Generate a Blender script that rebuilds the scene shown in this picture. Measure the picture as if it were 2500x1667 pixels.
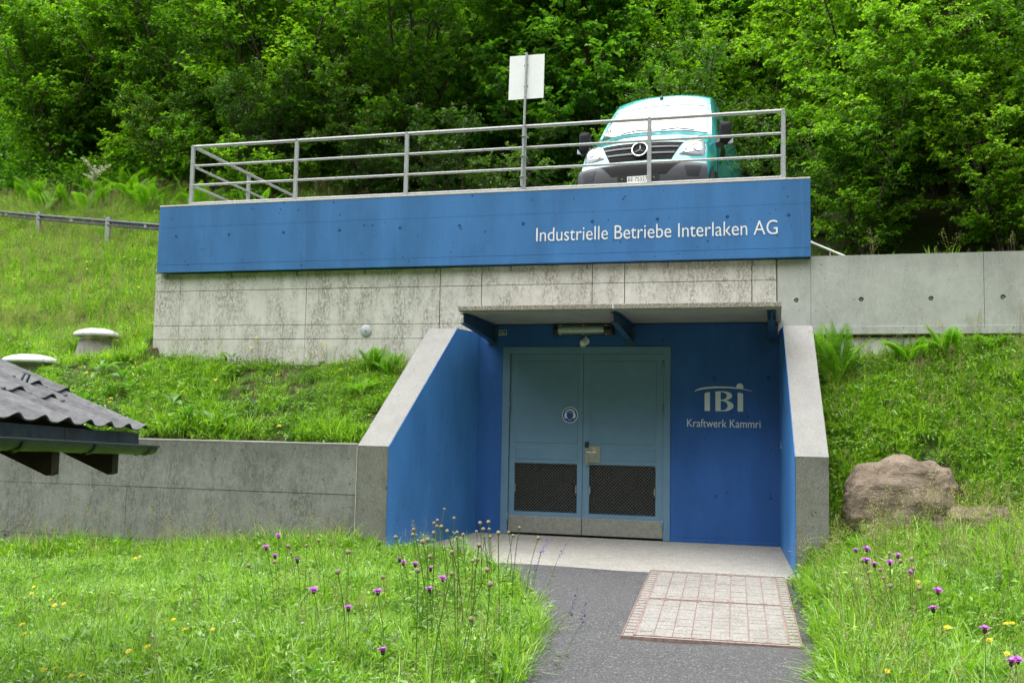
import bpy, bmesh, math, random
import numpy as np
from mathutils import Matrix, Vector
from mathutils.geometry import tessellate_polygon

for o in list(bpy.data.objects): bpy.data.objects.remove(o)
scene = bpy.context.scene
COL = scene.collection
RNG = np.random.default_rng(11)
random.seed(5)

# ------------------------------------------------------------------ camera
cam_data = bpy.data.cameras.new('camera')
cam_data.sensor_width = 36.0; cam_data.sensor_fit = 'HORIZONTAL'
cam_data.lens = 34.909; cam_data.clip_start = .1; cam_data.clip_end = 1000
cam = bpy.data.objects.new('camera', cam_data); COL.objects.link(cam)
CAM = np.array([2.4832, -13.0112, 1.4110])
def cam_axes(yaw, pitch, roll):
    f = np.array([-math.sin(yaw)*math.cos(pitch), math.cos(yaw)*math.cos(pitch), math.sin(pitch)])
    r0 = np.cross(f, [0, 0, 1]); r0 /= np.linalg.norm(r0); u0 = np.cross(r0, f)
    c, s = math.cos(roll), math.sin(roll)
    return c*r0+s*u0, -s*r0+c*u0, f
_r, _u, _f = cam_axes(*[math.radians(a) for a in (14.9657, 4.9482, 1.0841)])
cam.matrix_world = Matrix(((_r[0], _u[0], -_f[0], CAM[0]), (_r[1], _u[1], -_f[1], CAM[1]), (_r[2], _u[2], -_f[2], CAM[2]), (0, 0, 0, 1)))
scene.camera = cam

# ------------------------------------------------------------------ daylight: bright thin overcast, sun high behind the cloud
SUN_DIR = Vector((-.18, -.10, .975)).normalized()       # towards the sun
world = bpy.data.worlds.new('World'); scene.world = world; world.use_nodes = True
wn, wl = world.node_tree.nodes, world.node_tree.links
bg = wn['Background']
sky = wn.new('ShaderNodeTexSky'); sky.sky_type = 'NISHITA'; sky.sun_disc = False
sky.sun_elevation = math.asin(SUN_DIR.z); sky.sun_rotation = math.atan2(SUN_DIR.x, SUN_DIR.y)
sky.air_density = 1.0; sky.dust_density = 1.5; sky.ozone_density = 1.0
hsv = wn.new('ShaderNodeHueSaturation'); hsv.inputs['Saturation'].default_value = .40   # cloud veil: the sky is nearly white
wl.new(sky.outputs[0], hsv.inputs['Color']); wl.new(hsv.outputs[0], bg.inputs['Color'])
bg.inputs['Strength'].default_value = .08
sun_data = bpy.data.lights.new('sun', 'SUN'); sun_data.energy = 1.5; sun_data.angle = math.radians(88)
sun_data.color = (1.0, .985, .96)
sun = bpy.data.objects.new('sun', sun_data); COL.objects.link(sun)
sun.rotation_euler = (-SUN_DIR).to_track_quat('-Z', 'Y').to_euler()
sun.location = (-8, -6, 30)
vs = scene.view_settings
vs.view_transform = 'Standard'; vs.look = 'None'; vs.gamma = 1.0; vs.exposure = 2.2; vs.use_curve_mapping = False
scene.render.engine = 'CYCLES'
cy = scene.cycles
cy.max_bounces = 5; cy.diffuse_bounces = 2; cy.glossy_bounces = 3; cy.transmission_bounces = 4; cy.transparent_max_bounces = 6
cy.caustics_reflective = False; cy.caustics_refractive = False; cy.sample_clamp_indirect = 6.0
cy.use_denoising = True; cy.use_adaptive_sampling = True; cy.adaptive_threshold = .03

# ------------------------------------------------------------------ mesh helpers
def nrm(a):
    a = np.asarray(a, float); return a/np.maximum(np.linalg.norm(a, axis=-1, keepdims=True), 1e-9)
class MB:
    """collects vertices and faces of one mesh"""
    def __init__(s): s.v = []; s.f = []; s.n = 0; s.sm = []
    def add(s, verts, faces, smooth=False):
        verts = [tuple(map(float, p)) for p in verts]
        s.v += verts; s.f += [tuple(i+s.n for i in f) for f in faces]; s.sm += [smooth]*len(faces); s.n += len(verts); return s
    def box(s, x0, x1, y0, y1, z0, z1, bevel=0.0):
        if bevel:
            bm = bmesh.new(); bmesh.ops.create_cube(bm, size=1)
            for v in bm.verts: v.co = Vector(((x0+x1)/2+v.co.x*(x1-x0), (y0+y1)/2+v.co.y*(y1-y0), (z0+z1)/2+v.co.z*(z1-z0)))
            bmesh.ops.bevel(bm, geom=bm.edges[:], offset=bevel, segments=2, affect='EDGES', profile=.5)
            bm.verts.index_update(); vs_ = [v.co[:] for v in bm.verts]; fs = [[v.index for v in f.verts] for f in bm.faces]; bm.free()
            return s.add(vs_, fs)
        v = [(x0,y0,z0),(x1,y0,z0),(x1,y1,z0),(x0,y1,z0),(x0,y0,z1),(x1,y0,z1),(x1,y1,z1),(x0,y1,z1)]
        return s.add(v, [(0,3,2,1),(4,5,6,7),(0,1,5,4),(1,2,6,5),(2,3,7,6),(3,0,4,7)])
    def tube(s, pts, r, n=10, caps=True, flat=None):
        pts = np.asarray(pts, float); m = len(pts); rr = np.broadcast_to(np.asarray(r, float), (m,))
        tan = np.gradient(pts, axis=0) if m > 2 else np.repeat((pts[-1:]-pts[:1]), m, 0)
        tan = nrm(tan); ref = np.array([0,0,1.]) if abs(tan[0][2]) < .9 else np.array([1.,0,0])
        V = []
        for i in range(m):
            a = nrm(np.cross(tan[i], ref)); b = np.cross(a, tan[i])
            for k in range(n):
                t = 2*math.pi*k/n; V.append(pts[i]+rr[i]*(math.cos(t)*a+math.sin(t)*b))
        F = [(i*n+k, i*n+(k+1)%n, (i+1)*n+(k+1)%n, (i+1)*n+k) for i in range(m-1) for k in range(n)]
        s.add(V, F, True)
        if caps: s.add(V[:n], [tuple(range(n))[::-1]]); s.add(V[-n:], [tuple(range(n))])
        return s
    def lathe(s, prof, c=(0,0,0), axis='z', n=24):
        V = []
        for r, h in prof:
            for k in range(n):
                t = 2*math.pi*k/n; a, b = r*math.cos(t), r*math.sin(t)
                V.append((c[0]+a, c[1]+b, c[2]+h) if axis == 'z' else (c[0]+a, c[1]+h, c[2]+b) if axis == 'y' else (c[0]+h, c[1]+a, c[2]+b))
        m = len(prof)
        return s.add(V, [(i*n+k, i*n+(k+1)%n, (i+1)*n+(k+1)%n, (i+1)*n+k) for i in range(m-1) for k in range(n)], True)
    def prism(s, poly, h, place):
        """poly: 2D outline, h=(h0,h1), place(a,b,h)->xyz"""
        n = len(poly)
        tri = tessellate_polygon([[Vector((a,b,0)) for a,b in poly]])
        V = [place(a,b,h[0]) for a,b in poly]+[place(a,b,h[1]) for a,b in poly]
        F = [tuple(t) for t in tri]+[tuple(i+n for i in t) for t in tri]+[(i,(i+1)%n,(i+1)%n+n,i+n) for i in range(n)]
        return s.add(V, F)
    def grid(s, P, smooth=True, close=False):
        P = np.asarray(P, float); a, b = P.shape[:2]
        F = [(i*b+j, i*b+j+1, (i+1)*b+j+1, (i+1)*b+j) for i in range(a-1) for j in range(b-1)]
        return s.add(P.reshape(-1,3), F, smooth)
    def mesh(s, name, off=(0,0,0)):
        me = bpy.data.meshes.new(name)
        me.from_pydata([(p[0]-off[0], p[1]-off[1], p[2]-off[2]) for p in s.v], [], s.f)
        if any(s.sm): me.polygons.foreach_set('use_smooth', s.sm)
        return me
def fix_normals(me):
    bm = bmesh.new(); bm.from_mesh(me); bmesh.ops.recalc_face_normals(bm, faces=bm.faces[:]); bm.to_mesh(me); bm.free()
def thing(name, label, cat, loc=(0,0,0), group=None):
    o = bpy.data.objects.new(name, None); COL.objects.link(o); o.location = loc; o.empty_display_size = .2
    o['label'] = label; o['category'] = cat
    if group: o['group'] = group
    return o
def root_loc(o):
    l = Vector((0,0,0))
    while o: l += Vector(o.location); o = o.parent
    return l
def part(name, mb, m, parent=None, label=None, recalc=True):
    """MB given in world coordinates -> one mesh object below parent"""
    off = root_loc(parent) if parent else Vector((0,0,0))
    me = mb.mesh(name, off) if isinstance(mb, MB) else mb
    if recalc and isinstance(mb, MB): fix_normals(me)
    me.materials.append(m)
    o = bpy.data.objects.new(name, me); COL.objects.link(o); o.parent = parent
    if label: o['label'] = label
    return o
def single(name, mb, m, label, cat, loc, group=None, kind=None):
    me = mb.mesh(name, loc); fix_normals(me); me.materials.append(m)
    o = bpy.data.objects.new(name, me); COL.objects.link(o); o.location = loc
    if label: o['label'] = label
    if cat: o['category'] = cat
    if group: o['group'] = group
    if kind: o['kind'] = kind
    return o
def struct(name, mb, m, label=None, loc=(0,0,0)):
    return single(name, mb, m, label, None, loc, kind='structure')
def copy_tree(o, parent=None, label=None, group=None):
    c = o.copy(); COL.objects.link(c); c.parent = parent
    if label: c['label'] = label
    if group: c['group'] = group
    for ch in o.children: copy_tree(ch, c)
    return c
def np_mesh(name, V, quads=None, tris=None, attr=None, smooth=False):
    """fast mesh from arrays; attr: per-face float attribute 'tint' (quads first)"""
    me = bpy.data.meshes.new(name); V = np.asarray(V, np.float32)
    nq = 0 if quads is None else len(quads); nt = 0 if tris is None else len(tris)
    me.vertices.add(len(V)); me.vertices.foreach_set('co', V.ravel())
    idx = np.concatenate([np.asarray(a, np.int32).ravel() for a in (quads, tris) if a is not None and len(a)])
    me.loops.add(len(idx)); me.loops.foreach_set('vertex_index', idx)
    tot = np.concatenate([np.full(nq, 4, np.int32), np.full(nt, 3, np.int32)])
    me.polygons.add(nq+nt); st = np.concatenate([[0], np.cumsum(tot)[:-1]]).astype(np.int32)
    me.polygons.foreach_set('loop_start', st); me.polygons.foreach_set('loop_total', tot)
    if smooth: me.polygons.foreach_set('use_smooth', np.ones(nq+nt, bool))
    if attr is not None:
        a = me.attributes.new('tint', 'FLOAT', 'FACE'); a.data.foreach_set('value', np.asarray(attr, np.float32))
    me.update(calc_edges=True); me.validate(); return me

# ------------------------------------------------------------------ materials
def new_mat(name):
    m = bpy.data.materials.new(name); m.use_nodes = True
    return m, m.node_tree.nodes, m.node_tree.links, m.node_tree.nodes['Principled BSDF']
def setp(p, **k):
    for a, b in k.items(): p.inputs[a.replace('_', ' ')].default_value = b
def ramp(n, stops, interp='LINEAR'):
    r = n.new('ShaderNodeValToRGB'); e = r.color_ramp.elements; r.color_ramp.interpolation = interp
    while len(e) < len(stops): e.new(.5)
    for q, (p, c) in zip(e, stops):
        q.position = p; q.color = (*c, 1) if not isinstance(c, (int, float)) else (c, c, c, 1)
    return r
def noise(n, l, vec, scale, detail=4, rough=.55, out='Fac'):
    t = n.new('ShaderNodeTexNoise'); t.inputs['Scale'].default_value = scale; t.inputs['Detail'].default_value = detail; t.inputs['Roughness'].default_value = rough
    if vec is not None: l.new(vec, t.inputs['Vector'])
    return t.outputs[out]
def mapping(n, l, vec, scale, loc=(0,0,0)):
    m = n.new('ShaderNodeMapping'); m.inputs['Scale'].default_value = scale; m.inputs['Location'].default_value = loc; l.new(vec, m.inputs['Vector']); return m.outputs[0]
def mixc(n, l, fac, a, b, mode='MIX'):
    m = n.new('ShaderNodeMix'); m.data_type = 'RGBA'; m.blend_type = mode
    for sock, val in ((m.inputs['Factor'], fac), (m.inputs['A'], a), (m.inputs['B'], b)):
        pass
    fa, ca, cb = m.inputs[0], m.inputs[6], m.inputs[7]
    for sock, val in ((fa, fac), (ca, a), (cb, b)):
        if isinstance(val, bpy.types.NodeSocket): l.new(val, sock)
        elif sock is fa: sock.default_value = val
        else: sock.default_value = (*val, 1)
    return m.outputs[2]
def math_(n, l, op, a, b=None):
    m = n.new('ShaderNodeMath'); m.operation = op
    for i, val in enumerate((a, b)):
        if val is None: continue
        if isinstance(val, bpy.types.NodeSocket): l.new(val, m.inputs[i])
        else: m.inputs[i].default_value = val
    return m.outputs[0]
def bump(n, l, h, p, strength=.3, dist=.01):
    b = n.new('ShaderNodeBump'); b.inputs['Strength'].default_value = strength; b.inputs['Distance'].default_value = dist
    l.new(h, b.inputs['Height']); l.new(b.outputs[0], p.inputs['Normal']); return b
def coords(n): return n.new('ShaderNodeTexCoord').outputs['Object']

def concrete(name, light, mid, dark, stain=.5, streak=.5, pit=.5, grain=.5, seed=0., aggregate=0., band=None):
    m, n, l, p = new_mat(name); c = mapping(n, l, coords(n), (1,1,1), (seed, seed*.7, seed*1.3))
    big = noise(n, l, c, 1.1, 6, .6); med = noise(n, l, c, 5.5, 8, .65); fine = noise(n, l, c, 60, 3, .7)
    col = mixc(n, l, ramp2(n, l, med, .35, .68), light, mid)
    st = noise(n, l, mapping(n, l, c, (1.7, 1.7, .55)), 1.9, 8, .72)
    blot = math_(n, l, 'MULTIPLY', ramp2(n, l, st, .40, .60), ramp2(n, l, noise(n, l, mapping(n, l, c, (1.5,1.5,.75)), 22, 7, .85), .43, .56))
    col = mixc(n, l, math_(n, l, 'MULTIPLY', blot, streak), col, dark)
    col = mixc(n, l, math_(n, l, 'MULTIPLY', ramp2(n, l, big, .48, .72), stain), col, dark)
    if band:      # dirt washed down from the top edge in uneven runs
        sx = n.new('ShaderNodeSeparateXYZ'); l.new(n['Texture Coordinate'].outputs['Object'], sx.inputs[0])
        run = math_(n, l, 'MULTIPLY', noise(n, l, mapping(n, l, c, (1,1,.12)), 3.2, 6, .7), band[1])
        zz = math_(n, l, 'ADD', sx.outputs[2], run); bf = ramp2(n, l, zz, band[0], band[0]+band[2])
        col = mixc(n, l, math_(n, l, 'MULTIPLY', bf, band[3]), col, dark)
    v = n.new('ShaderNodeTexVoronoi'); v.inputs['Scale'].default_value = 17; v.inputs['Randomness'].default_value = 1; l.new(c, v.inputs['Vector'])
    pr = noise(n, l, c, 9, 2, .5)
    lim = math_(n, l, 'MULTIPLY', ramp2(n, l, pr, .42, .75), .20)
    pits = math_(n, l, 'LESS_THAN', v.outputs['Distance'], lim)
    col = mixc(n, l, math_(n, l, 'MULTIPLY', pits, pit), col, tuple(x*.35 for x in dark))
    col = mixc(n, l, math_(n, l, 'MULTIPLY', ramp2(n, l, fine, .3, .75), .35*grain), col, tuple(min(1, x*1.35) for x in light))
    if aggregate:
        a = n.new('ShaderNodeTexVoronoi'); a.inputs['Scale'].default_value = 95; l.new(c, a.inputs['Vector'])
        ac = ramp(n, [(0, .10), (.35, .32), (.7, .55), (1, .85)]); l.new(a.outputs['Color'], ac.inputs[0])
        col = mixc(n, l, aggregate, col, mixc(n, l, 1.0, col, ac.outputs[0], 'OVERLAY'))
    l.new(col, p.inputs['Base Color']); setp(p, Roughness=.9); p.inputs['Specular IOR Level'].default_value = .25
    h = math_(n, l, 'SUBTRACT', math_(n, l, 'ADD', math_(n, l, 'MULTIPLY', fine, .5), med), math_(n, l, 'MULTIPLY', pits, 1.6))
    bump(n, l, h, p, .35, .006)
    return m
def ramp2(n, l, val, lo, hi):
    r = n.new('ShaderNodeMapRange'); r.interpolation_type = 'SMOOTHSTEP'
    r.inputs['From Min'].default_value = lo; r.inputs['From Max'].default_value = hi
    l.new(val, r.inputs['Value']); return r.outputs[0]

def painted(name, base, pit=.8, rough=.55, vary=.17, seed=0.):
    """blue paint over board-cast concrete: bug holes, faint board marks, roller clouding"""
    m, n, l, p = new_mat(name); c = mapping(n, l, coords(n), (1,1,1), (seed, seed, seed))
    cl = noise(n, l, mapping(n, l, c, (1.2, 1, .35)), 1.6, 5, .6)
    col = mixc(n, l, ramp2(n, l, cl, .3, .75), tuple(x*(1-vary) for x in base), tuple(min(1, x*(1+vary)+.004) for x in base))
    v = n.new('ShaderNodeTexVoronoi'); v.inputs['Scale'].default_value = 13; l.new(c, v.inputs['Vector'])
    pr = noise(n, l, c, 6, 3, .6)
    lim = math_(n, l, 'MULTIPLY', ramp2(n, l, pr, .44, .74), .24)
    pits = math_(n, l, 'LESS_THAN', v.outputs['Distance'], lim)
    v2 = n.new('ShaderNodeTexVoronoi'); v2.inputs['Scale'].default_value = 31; l.new(c, v2.inputs['Vector'])
    pits2 = math_(n, l, 'LESS_THAN', v2.outputs['Distance'], math_(n, l, 'MULTIPLY', ramp2(n, l, pr, .44, .75), .2))
    pp = math_(n, l, 'MAXIMUM', pits, pits2)
    col = mixc(n, l, math_(n, l, 'MULTIPLY', pp, pit), col, tuple(x*.12 for x in base))
    sc = noise(n, l, mapping(n, l, c, (.8, 1, 22)), 3, 3, .6)
    col = mixc(n, l, math_(n, l, 'MULTIPLY', ramp2(n, l, sc, .62, .74), .10), col, tuple(min(1, x*1.5+.03) for x in base))
    dr = noise(n, l, mapping(n, l, c, (5, 5, .25)), 2.4, 5, .7)      # faded drip runs
    col = mixc(n, l, math_(n, l, 'MULTIPLY', ramp2(n, l, dr, .55, .75), .28), col, tuple(min(1, x*1.15+.05) for x in base))
    col = mixc(n, l, math_(n, l, 'MULTIPLY', ramp2(n, l, noise(n, l, c, 2.7, 7, .7), .55, .78), .25), col, tuple(x*.62 for x in base))
    l.new(col, p.inputs['Base Color']); setp(p, Roughness=rough); p.inputs['Specular IOR Level'].default_value = .35
    h = math_(n, l, 'SUBTRACT', math_(n, l, 'MULTIPLY', noise(n, l, c, 40, 3), .4), pp)
    bump(n, l, h, p, .3, .004)
    return m
def plain(name, base, rough=.5, metal=0., var=.08, scale=14, spec=.5, bumpy=0., dirt=None, coat=0.):
    m, n, l, p = new_mat(name); c = coords(n)
    f = noise(n, l, c, scale, 5, .6)
    col = mixc(n, l, ramp2(n, l, f, .3, .7), tuple(x*(1-var) for x in base), tuple(min(1, x*(1+var)) for x in base))
    if dirt:
        col = mixc(n, l, math_(n, l, 'MULTIPLY', ramp2(n, l, noise(n, l, c, scale*.35, 6, .7), .5, .7), dirt[1]), col, dirt[0])
    l.new(col, p.inputs['Base Color']); setp(p, Roughness=rough, Metallic=metal); p.inputs['Specular IOR Level'].default_value = spec
    if coat: p.inputs['Coat Weight'].default_value = coat; p.inputs['Coat Roughness'].default_value = .04
    if bumpy: bump(n, l, f, p, bumpy, .004)
    return m
def leafmat(name, dark, mid, light, trans=.35, rough=.48, obj_var=.45, spec=.25):
    m, n, l, p = new_mat(name)
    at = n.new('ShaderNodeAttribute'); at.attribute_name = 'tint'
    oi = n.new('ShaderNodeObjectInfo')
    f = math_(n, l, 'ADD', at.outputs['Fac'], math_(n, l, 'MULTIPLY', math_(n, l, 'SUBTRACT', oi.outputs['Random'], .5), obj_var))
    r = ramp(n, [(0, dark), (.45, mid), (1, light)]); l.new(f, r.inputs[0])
    l.new(r.outputs[0], p.inputs['Base Color']); setp(p, Roughness=rough); p.inputs['Specular IOR Level'].default_value = spec
    tr = n.new('ShaderNodeBsdfTranslucent')
    tc = mixc(n, l, 1.0, r.outputs[0], (1.55, 1.75, .5), 'MULTIPLY'); l.new(tc, tr.inputs['Color'])
    mx = n.new('ShaderNodeMixShader'); mx.inputs[0].default_value = trans
    l.new(p.outputs[0], mx.inputs[1]); l.new(tr.outputs[0], mx.inputs[2]); l.new(mx.outputs[0], n['Material Output'].inputs[0])
    return m

M = {}
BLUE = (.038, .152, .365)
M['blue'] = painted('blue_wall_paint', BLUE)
M['blue_shaded'] = painted('blue_wall_paint_shaded', (.022,.100,.325), pit=.6, seed=3.)  # the parapet's blue, less faded and darkened for the shade in the recess
M['conc'] = concrete('facade_concrete', (.62,.605,.55), (.53,.515,.465), (.24,.22,.17), stain=.34, streak=1.0, pit=.5)
M['conc_r'] = concrete('right_wall_concrete', (.44,.45,.41), (.375,.385,.35), (.19,.195,.175), stain=.3, streak=.3, pit=.8, seed=4., band=(1.75,.9,.5,.55))
M['conc_l'] = concrete('low_wall_concrete', (.265,.264,.244), (.208,.207,.190), (.080,.082,.070), stain=.45, streak=.75, pit=.95, seed=7., aggregate=.25, band=(1.45,.9,.6,.55))
M['conc_wing'] = concrete('wing_wall_concrete', (0.285,0.277,0.257), (0.256,0.248,0.230), (0.182,0.176,0.155), stain=.15, streak=.1, pit=.5, seed=9., aggregate=.18)
M['conc_front'] = concrete('wing_front_concrete', (.21,.21,.185), (.165,.165,.14), (.07,.07,.055), stain=.4, streak=.3, pit=.9, seed=12., aggregate=.35)
M['conc_can'] = concrete('canopy_concrete', (.34,.31,.26), (.28,.26,.22), (.16,.15,.12), stain=.2, streak=.1, pit=.3, seed=2., aggregate=.9)
M['conc_under'] = concrete('canopy_underside', (.36,.35,.32), (.30,.29,.27), (.17,.16,.14), stain=.5, streak=.1, pit=.2, seed=5.)
M['slab'] = concrete('slab_concrete', (0.342,0.324,0.284), (0.294,0.282,0.243), (0.190,0.174,0.144), stain=.25, streak=.1, pit=.5, seed=15., aggregate=.45)
M['joint'] = plain('dark_joint', (.035,.034,.03), .95)
M['coping'] = plain('pale_coping', (.55,.52,.47), .85, var=.12, scale=30)
M['galv'] = plain('galvanised_steel', (.36,.37,.37), .55, .35, .18, 45, dirt=((.16,.13,.10), .35))
M['galv_dark'] = plain('dull_galvanised_steel', (.22,.235,.24), .55, .3, .15, 30)
M['door'] = plain('door_paint', (.135,.235,.335), .42, 0, .05, 4, .4)
M['door_panel'] = plain('door_panel_paint', (.126,.224,.320), .42, 0, .05, 4, .4)
M['dark'] = plain('dark_interior', (.008,.008,.009), .9)
M['vent'] = plain('expanded_metal', (.40,.40,.35), .5, .4, .1, 40)
M['steel'] = plain('brushed_steel', (.36,.35,.33), .42, .6, .12, 20, dirt=((.2,.16,.12), .25))
M['steel_pol'] = plain('polished_steel', (.55,.55,.54), .25, .9, .05)
M['black'] = plain('black_plastic', (.012,.012,.013), .45)
M['white'] = plain('white_paint', (.80,.80,.78), .45, var=.03)
M['sticker_blue'] = plain('sticker_blue', (.012,.065,.30), .3, var=.03)
M['letter'] = plain('white_lettering', (.74,.75,.74), .6, var=.03)
M['letter_grey'] = plain('grey_lettering', (.70,.74,.76), .6, var=.03)
M['bracket'] = plain('bracket_blue', (.018,.065,.15), .45, var=.1)
M['tab'] = plain('seal_tab_grey', (.19,.235,.27), .7)
M['bolt'] = plain('rusty_bolt', (.22,.17,.10), .6, .5, .3, 60)
# ------------------------------------------------------------------ terrain
def sstep(a,b,t):
    t=np.clip((t-a)/(b-a),0.,1.); return t*t*(3-2*t)
def path_left(y):
    return np.interp(-np.asarray(y,float),[2.0,2.3,3.4,4.4,5.1,6.2,7.0,9.0,14,40],[-.75,-.62,-.05,.42,.72,.84,.92,1.0,1.15,1.2])
def path_right(y):
    return np.interp(-np.asarray(y,float),[2.0,2.3,4.4,5.6,6.2,14,40],[2.66,2.66,2.74,2.78,2.74,2.85,2.9])
def ground_z(x,y):
    x=np.asarray(x,float); y=np.asarray(y,float)
    wob=.03*np.sin(1.7*x+.6*y)+.025*np.sin(2.9*y-1.1*x+1)+.02*np.sin(4.1*x+3.3*y+2)
    # foreground: path corridor, meadow falling gently to the left, rising to the right
    zf=-.09+.033*(np.minimum(y,-2.0)+2.3)
    left=np.clip(-1.9-x,0,12); rt=np.clip(x-2.75,0,7)
    xe=path_left(y); pathw=sstep(0,.5,xe-x)+sstep(2.75,3.3,x)
    zm=zf+.035*pathw-.062*left+.30*sstep(0,.9,rt)*sstep(-7.5,-2.2,y)+.05*rt*sstep(-8,-3,y)
    zm=zm+wob*pathw*.8
    # right bank up to the upper wall
    t=np.clip((y+2.25)/2.2,0,1); top=2.30+.10*np.clip(x-3.2,0,4)+wob
    zr=zm*(1-t)+top*t+.10*np.sin(t*np.pi)
    z=np.where((x>2.72)&(y>-2.25),zr,zm)
    # left bank behind the low wall
    tl=np.clip((y+1.9)/1.9,0,1); zl=1.10+(2.28-1.10)*(.35*tl+.65*tl**.8)+wob*(1.2-.9*tl)
    z=np.where((x<-1.64-.21*np.clip(-y,0,2.1))&(y>-1.95),zl,z)
    # under the entrance slab
    z=np.where((x>=-1.64-.21*np.clip(-y,0,2.1))&(x<2.72)&(y>-2.25),-.30,z)
    # hillside behind
    yy=np.maximum(y,0)
    hl=2.26+.34*np.minimum(yy,2)+.60*np.clip(yy-2,0,7)+.60*np.clip(yy-9,0,200)+wob*2
    hd=3.0+0*yy; hd=np.where(y>7.9,4.42+.62*(y-7.9)+wob*2,hd)
    hr=3.52+.05*np.minimum(yy,3)+.60*np.clip(yy-4,0,200)+wob
    wl=sstep(-6.4,-6.9,x); wr=sstep(2.5,2.85,x)
    hill=hl*wl+hr*wr+hd*(1-wl-wr)
    far=sstep(6,10,y); hsm=hl*sstep(-4,-9,x)+hr*sstep(1,5,x)+hd*(1-sstep(-4,-9,x)-sstep(1,5,x))
    hill=hill*(1-far)+hsm*far
    z=np.where((y>.0)&(x<-6.4),hill,z)
    z=np.where((y>.2)&(x>=-6.4),hill,z)
    # unseen slope across the valley, added and steepened to block low front sky light
    z=z+.95*np.clip(-20-y,0,64)*sstep(-20,-30,y)
    return z

def axis(parts):
    out = []
    for a, b, st in parts: out += list(np.arange(a, b-1e-6, st))
    return np.array(out+[parts[-1][1]])
GX = axis([(-150,-40,10),(-40,-16,2),(-16,-8,.5),(-8,-2.6,.25),(-2.6,-1.4,.08),(-1.4,2.4,.25),(2.4,3.2,.05),(3.2,6.5,.15),(6.5,14,.75),(14,40,2),(40,150,10)])
GY = axis([(-150,-60,10),(-60,-20,5),(-20,-9,1),(-9,-2.5,.2),(-2.5,-1.6,.06),(-1.6,.5,.12),(.5,4,.35),(4,12,.5),(12,40,2),(40,150,10)])
gx, gy = np.meshgrid(GX, GY); gz = ground_z(gx, gy)
far = np.clip(gy-60, 0, 200); gz = gz-far*.25
# soil material with mossy, leafy and bare patches
def soil(name):
    m, n, l, p = new_mat(name); c = coords(n)
    a = noise(n, l, c, 2.2, 6, .65); b = noise(n, l, c, 24, 5, .7)
    col = mixc(n, l, ramp2(n, l, a, .42, .60), (.050,.105,.014), (.065,.050,.028))
    col = mixc(n, l, ramp2(n, l, b, .35, .7), col, (.032,.042,.014))
    l.new(col, p.inputs['Base Color']); setp(p, Roughness=.95); p.inputs['Specular IOR Level'].default_value = .1
    bump(n, l, b, p, .8, .03); return m
M['soil'] = soil('meadow_soil')
ng, mg = gx.shape
ii = np.arange(ng*mg).reshape(ng, mg)
quads = np.stack([ii[:-1,:-1], ii[:-1,1:], ii[1:,1:], ii[1:,:-1]], -1).reshape(-1, 4)
me = np_mesh('ground', np.stack([gx, gy, gz], -1).reshape(-1, 3), quads, smooth=True); me.materials.append(M['soil'])
ground = bpy.data.objects.new('ground', me); COL.objects.link(ground); ground['kind'] = 'structure'; ground['label'] = 'grassy soil of the meadow, banks and wooded hillside'

# asphalt path, sloping gently down towards the viewer
def asphalt(name):
    m, n, l, p = new_mat(name); c = coords(n)
    v = n.new('ShaderNodeTexVoronoi'); v.inputs['Scale'].default_value = 90; l.new(c, v.inputs['Vector'])
    r = ramp(n, [(0, (.040,.040,.040)), (.5, (.068,.067,.067)), (.82, (.120,.118,.117)), (1, (.29,.285,.28))]); l.new(v.outputs['Color'], r.inputs[0])
    big = noise(n, l, c, 1.3, 5, .6); f = noise(n, l, c, 140, 2, .7)
    col = mixc(n, l, math_(n, l, 'MULTIPLY', ramp2(n, l, big, .35, .7), .40), r.outputs[0], (.092,.089,.088))
    col = mixc(n, l, math_(n, l, 'MULTIPLY', ramp2(n, l, f, .5, .75), .5), col, (.020,.020,.020))
    l.new(col, p.inputs['Base Color']); setp(p, Roughness=.8); p.inputs['Specular IOR Level'].default_value = .35
    bump(n, l, math_(n, l, 'ADD', math_(n, l, 'MULTIPLY', v.outputs['Distance'], -1.0), f), p, .7, .008); return m
M['asphalt'] = asphalt('asphalt')
mb = MB(); ys = np.concatenate([np.arange(-2.3, -8, -.1), np.arange(-8, -20, -1.)])
rows = []
for k, y in enumerate(ys):
    jl = .03*math.sin(y*7.3)+.02*math.sin(y*17); jr = .025*math.sin(y*6.1+1)
    xl = float(path_left(y))-.10+jl; xr = float(path_right(y))+.03+jr; z = -.09+.033*(y+2.3)+.012
    rows.append([(xl, y, z-.03), (xl+.03, y, z)]+[(xl+.03+(xr-xl-.06)*t, y, z+.008*math.sin(3*t*math.pi)) for t in np.linspace(.1,.9,8)]+[(xr-.03, y, z), (xr, y, z-.03)])
mb.grid(rows); struct('asphalt_path', mb, M['asphalt'], 'grey asphalt path leading to the blue entrance')

# entrance slab
mb = MB(); mb.prism([(-1.455,-.002),(2.519,-.002),(2.70,-2.31),(-1.98,-2.31),(-1.915,-2.1)], (0,1), lambda a,b,h: (a, b, (-.006+.034*b if h else -.32)))
struct('entrance_slab', mb, M['slab'], 'pale concrete slab in front of the double door')
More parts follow.
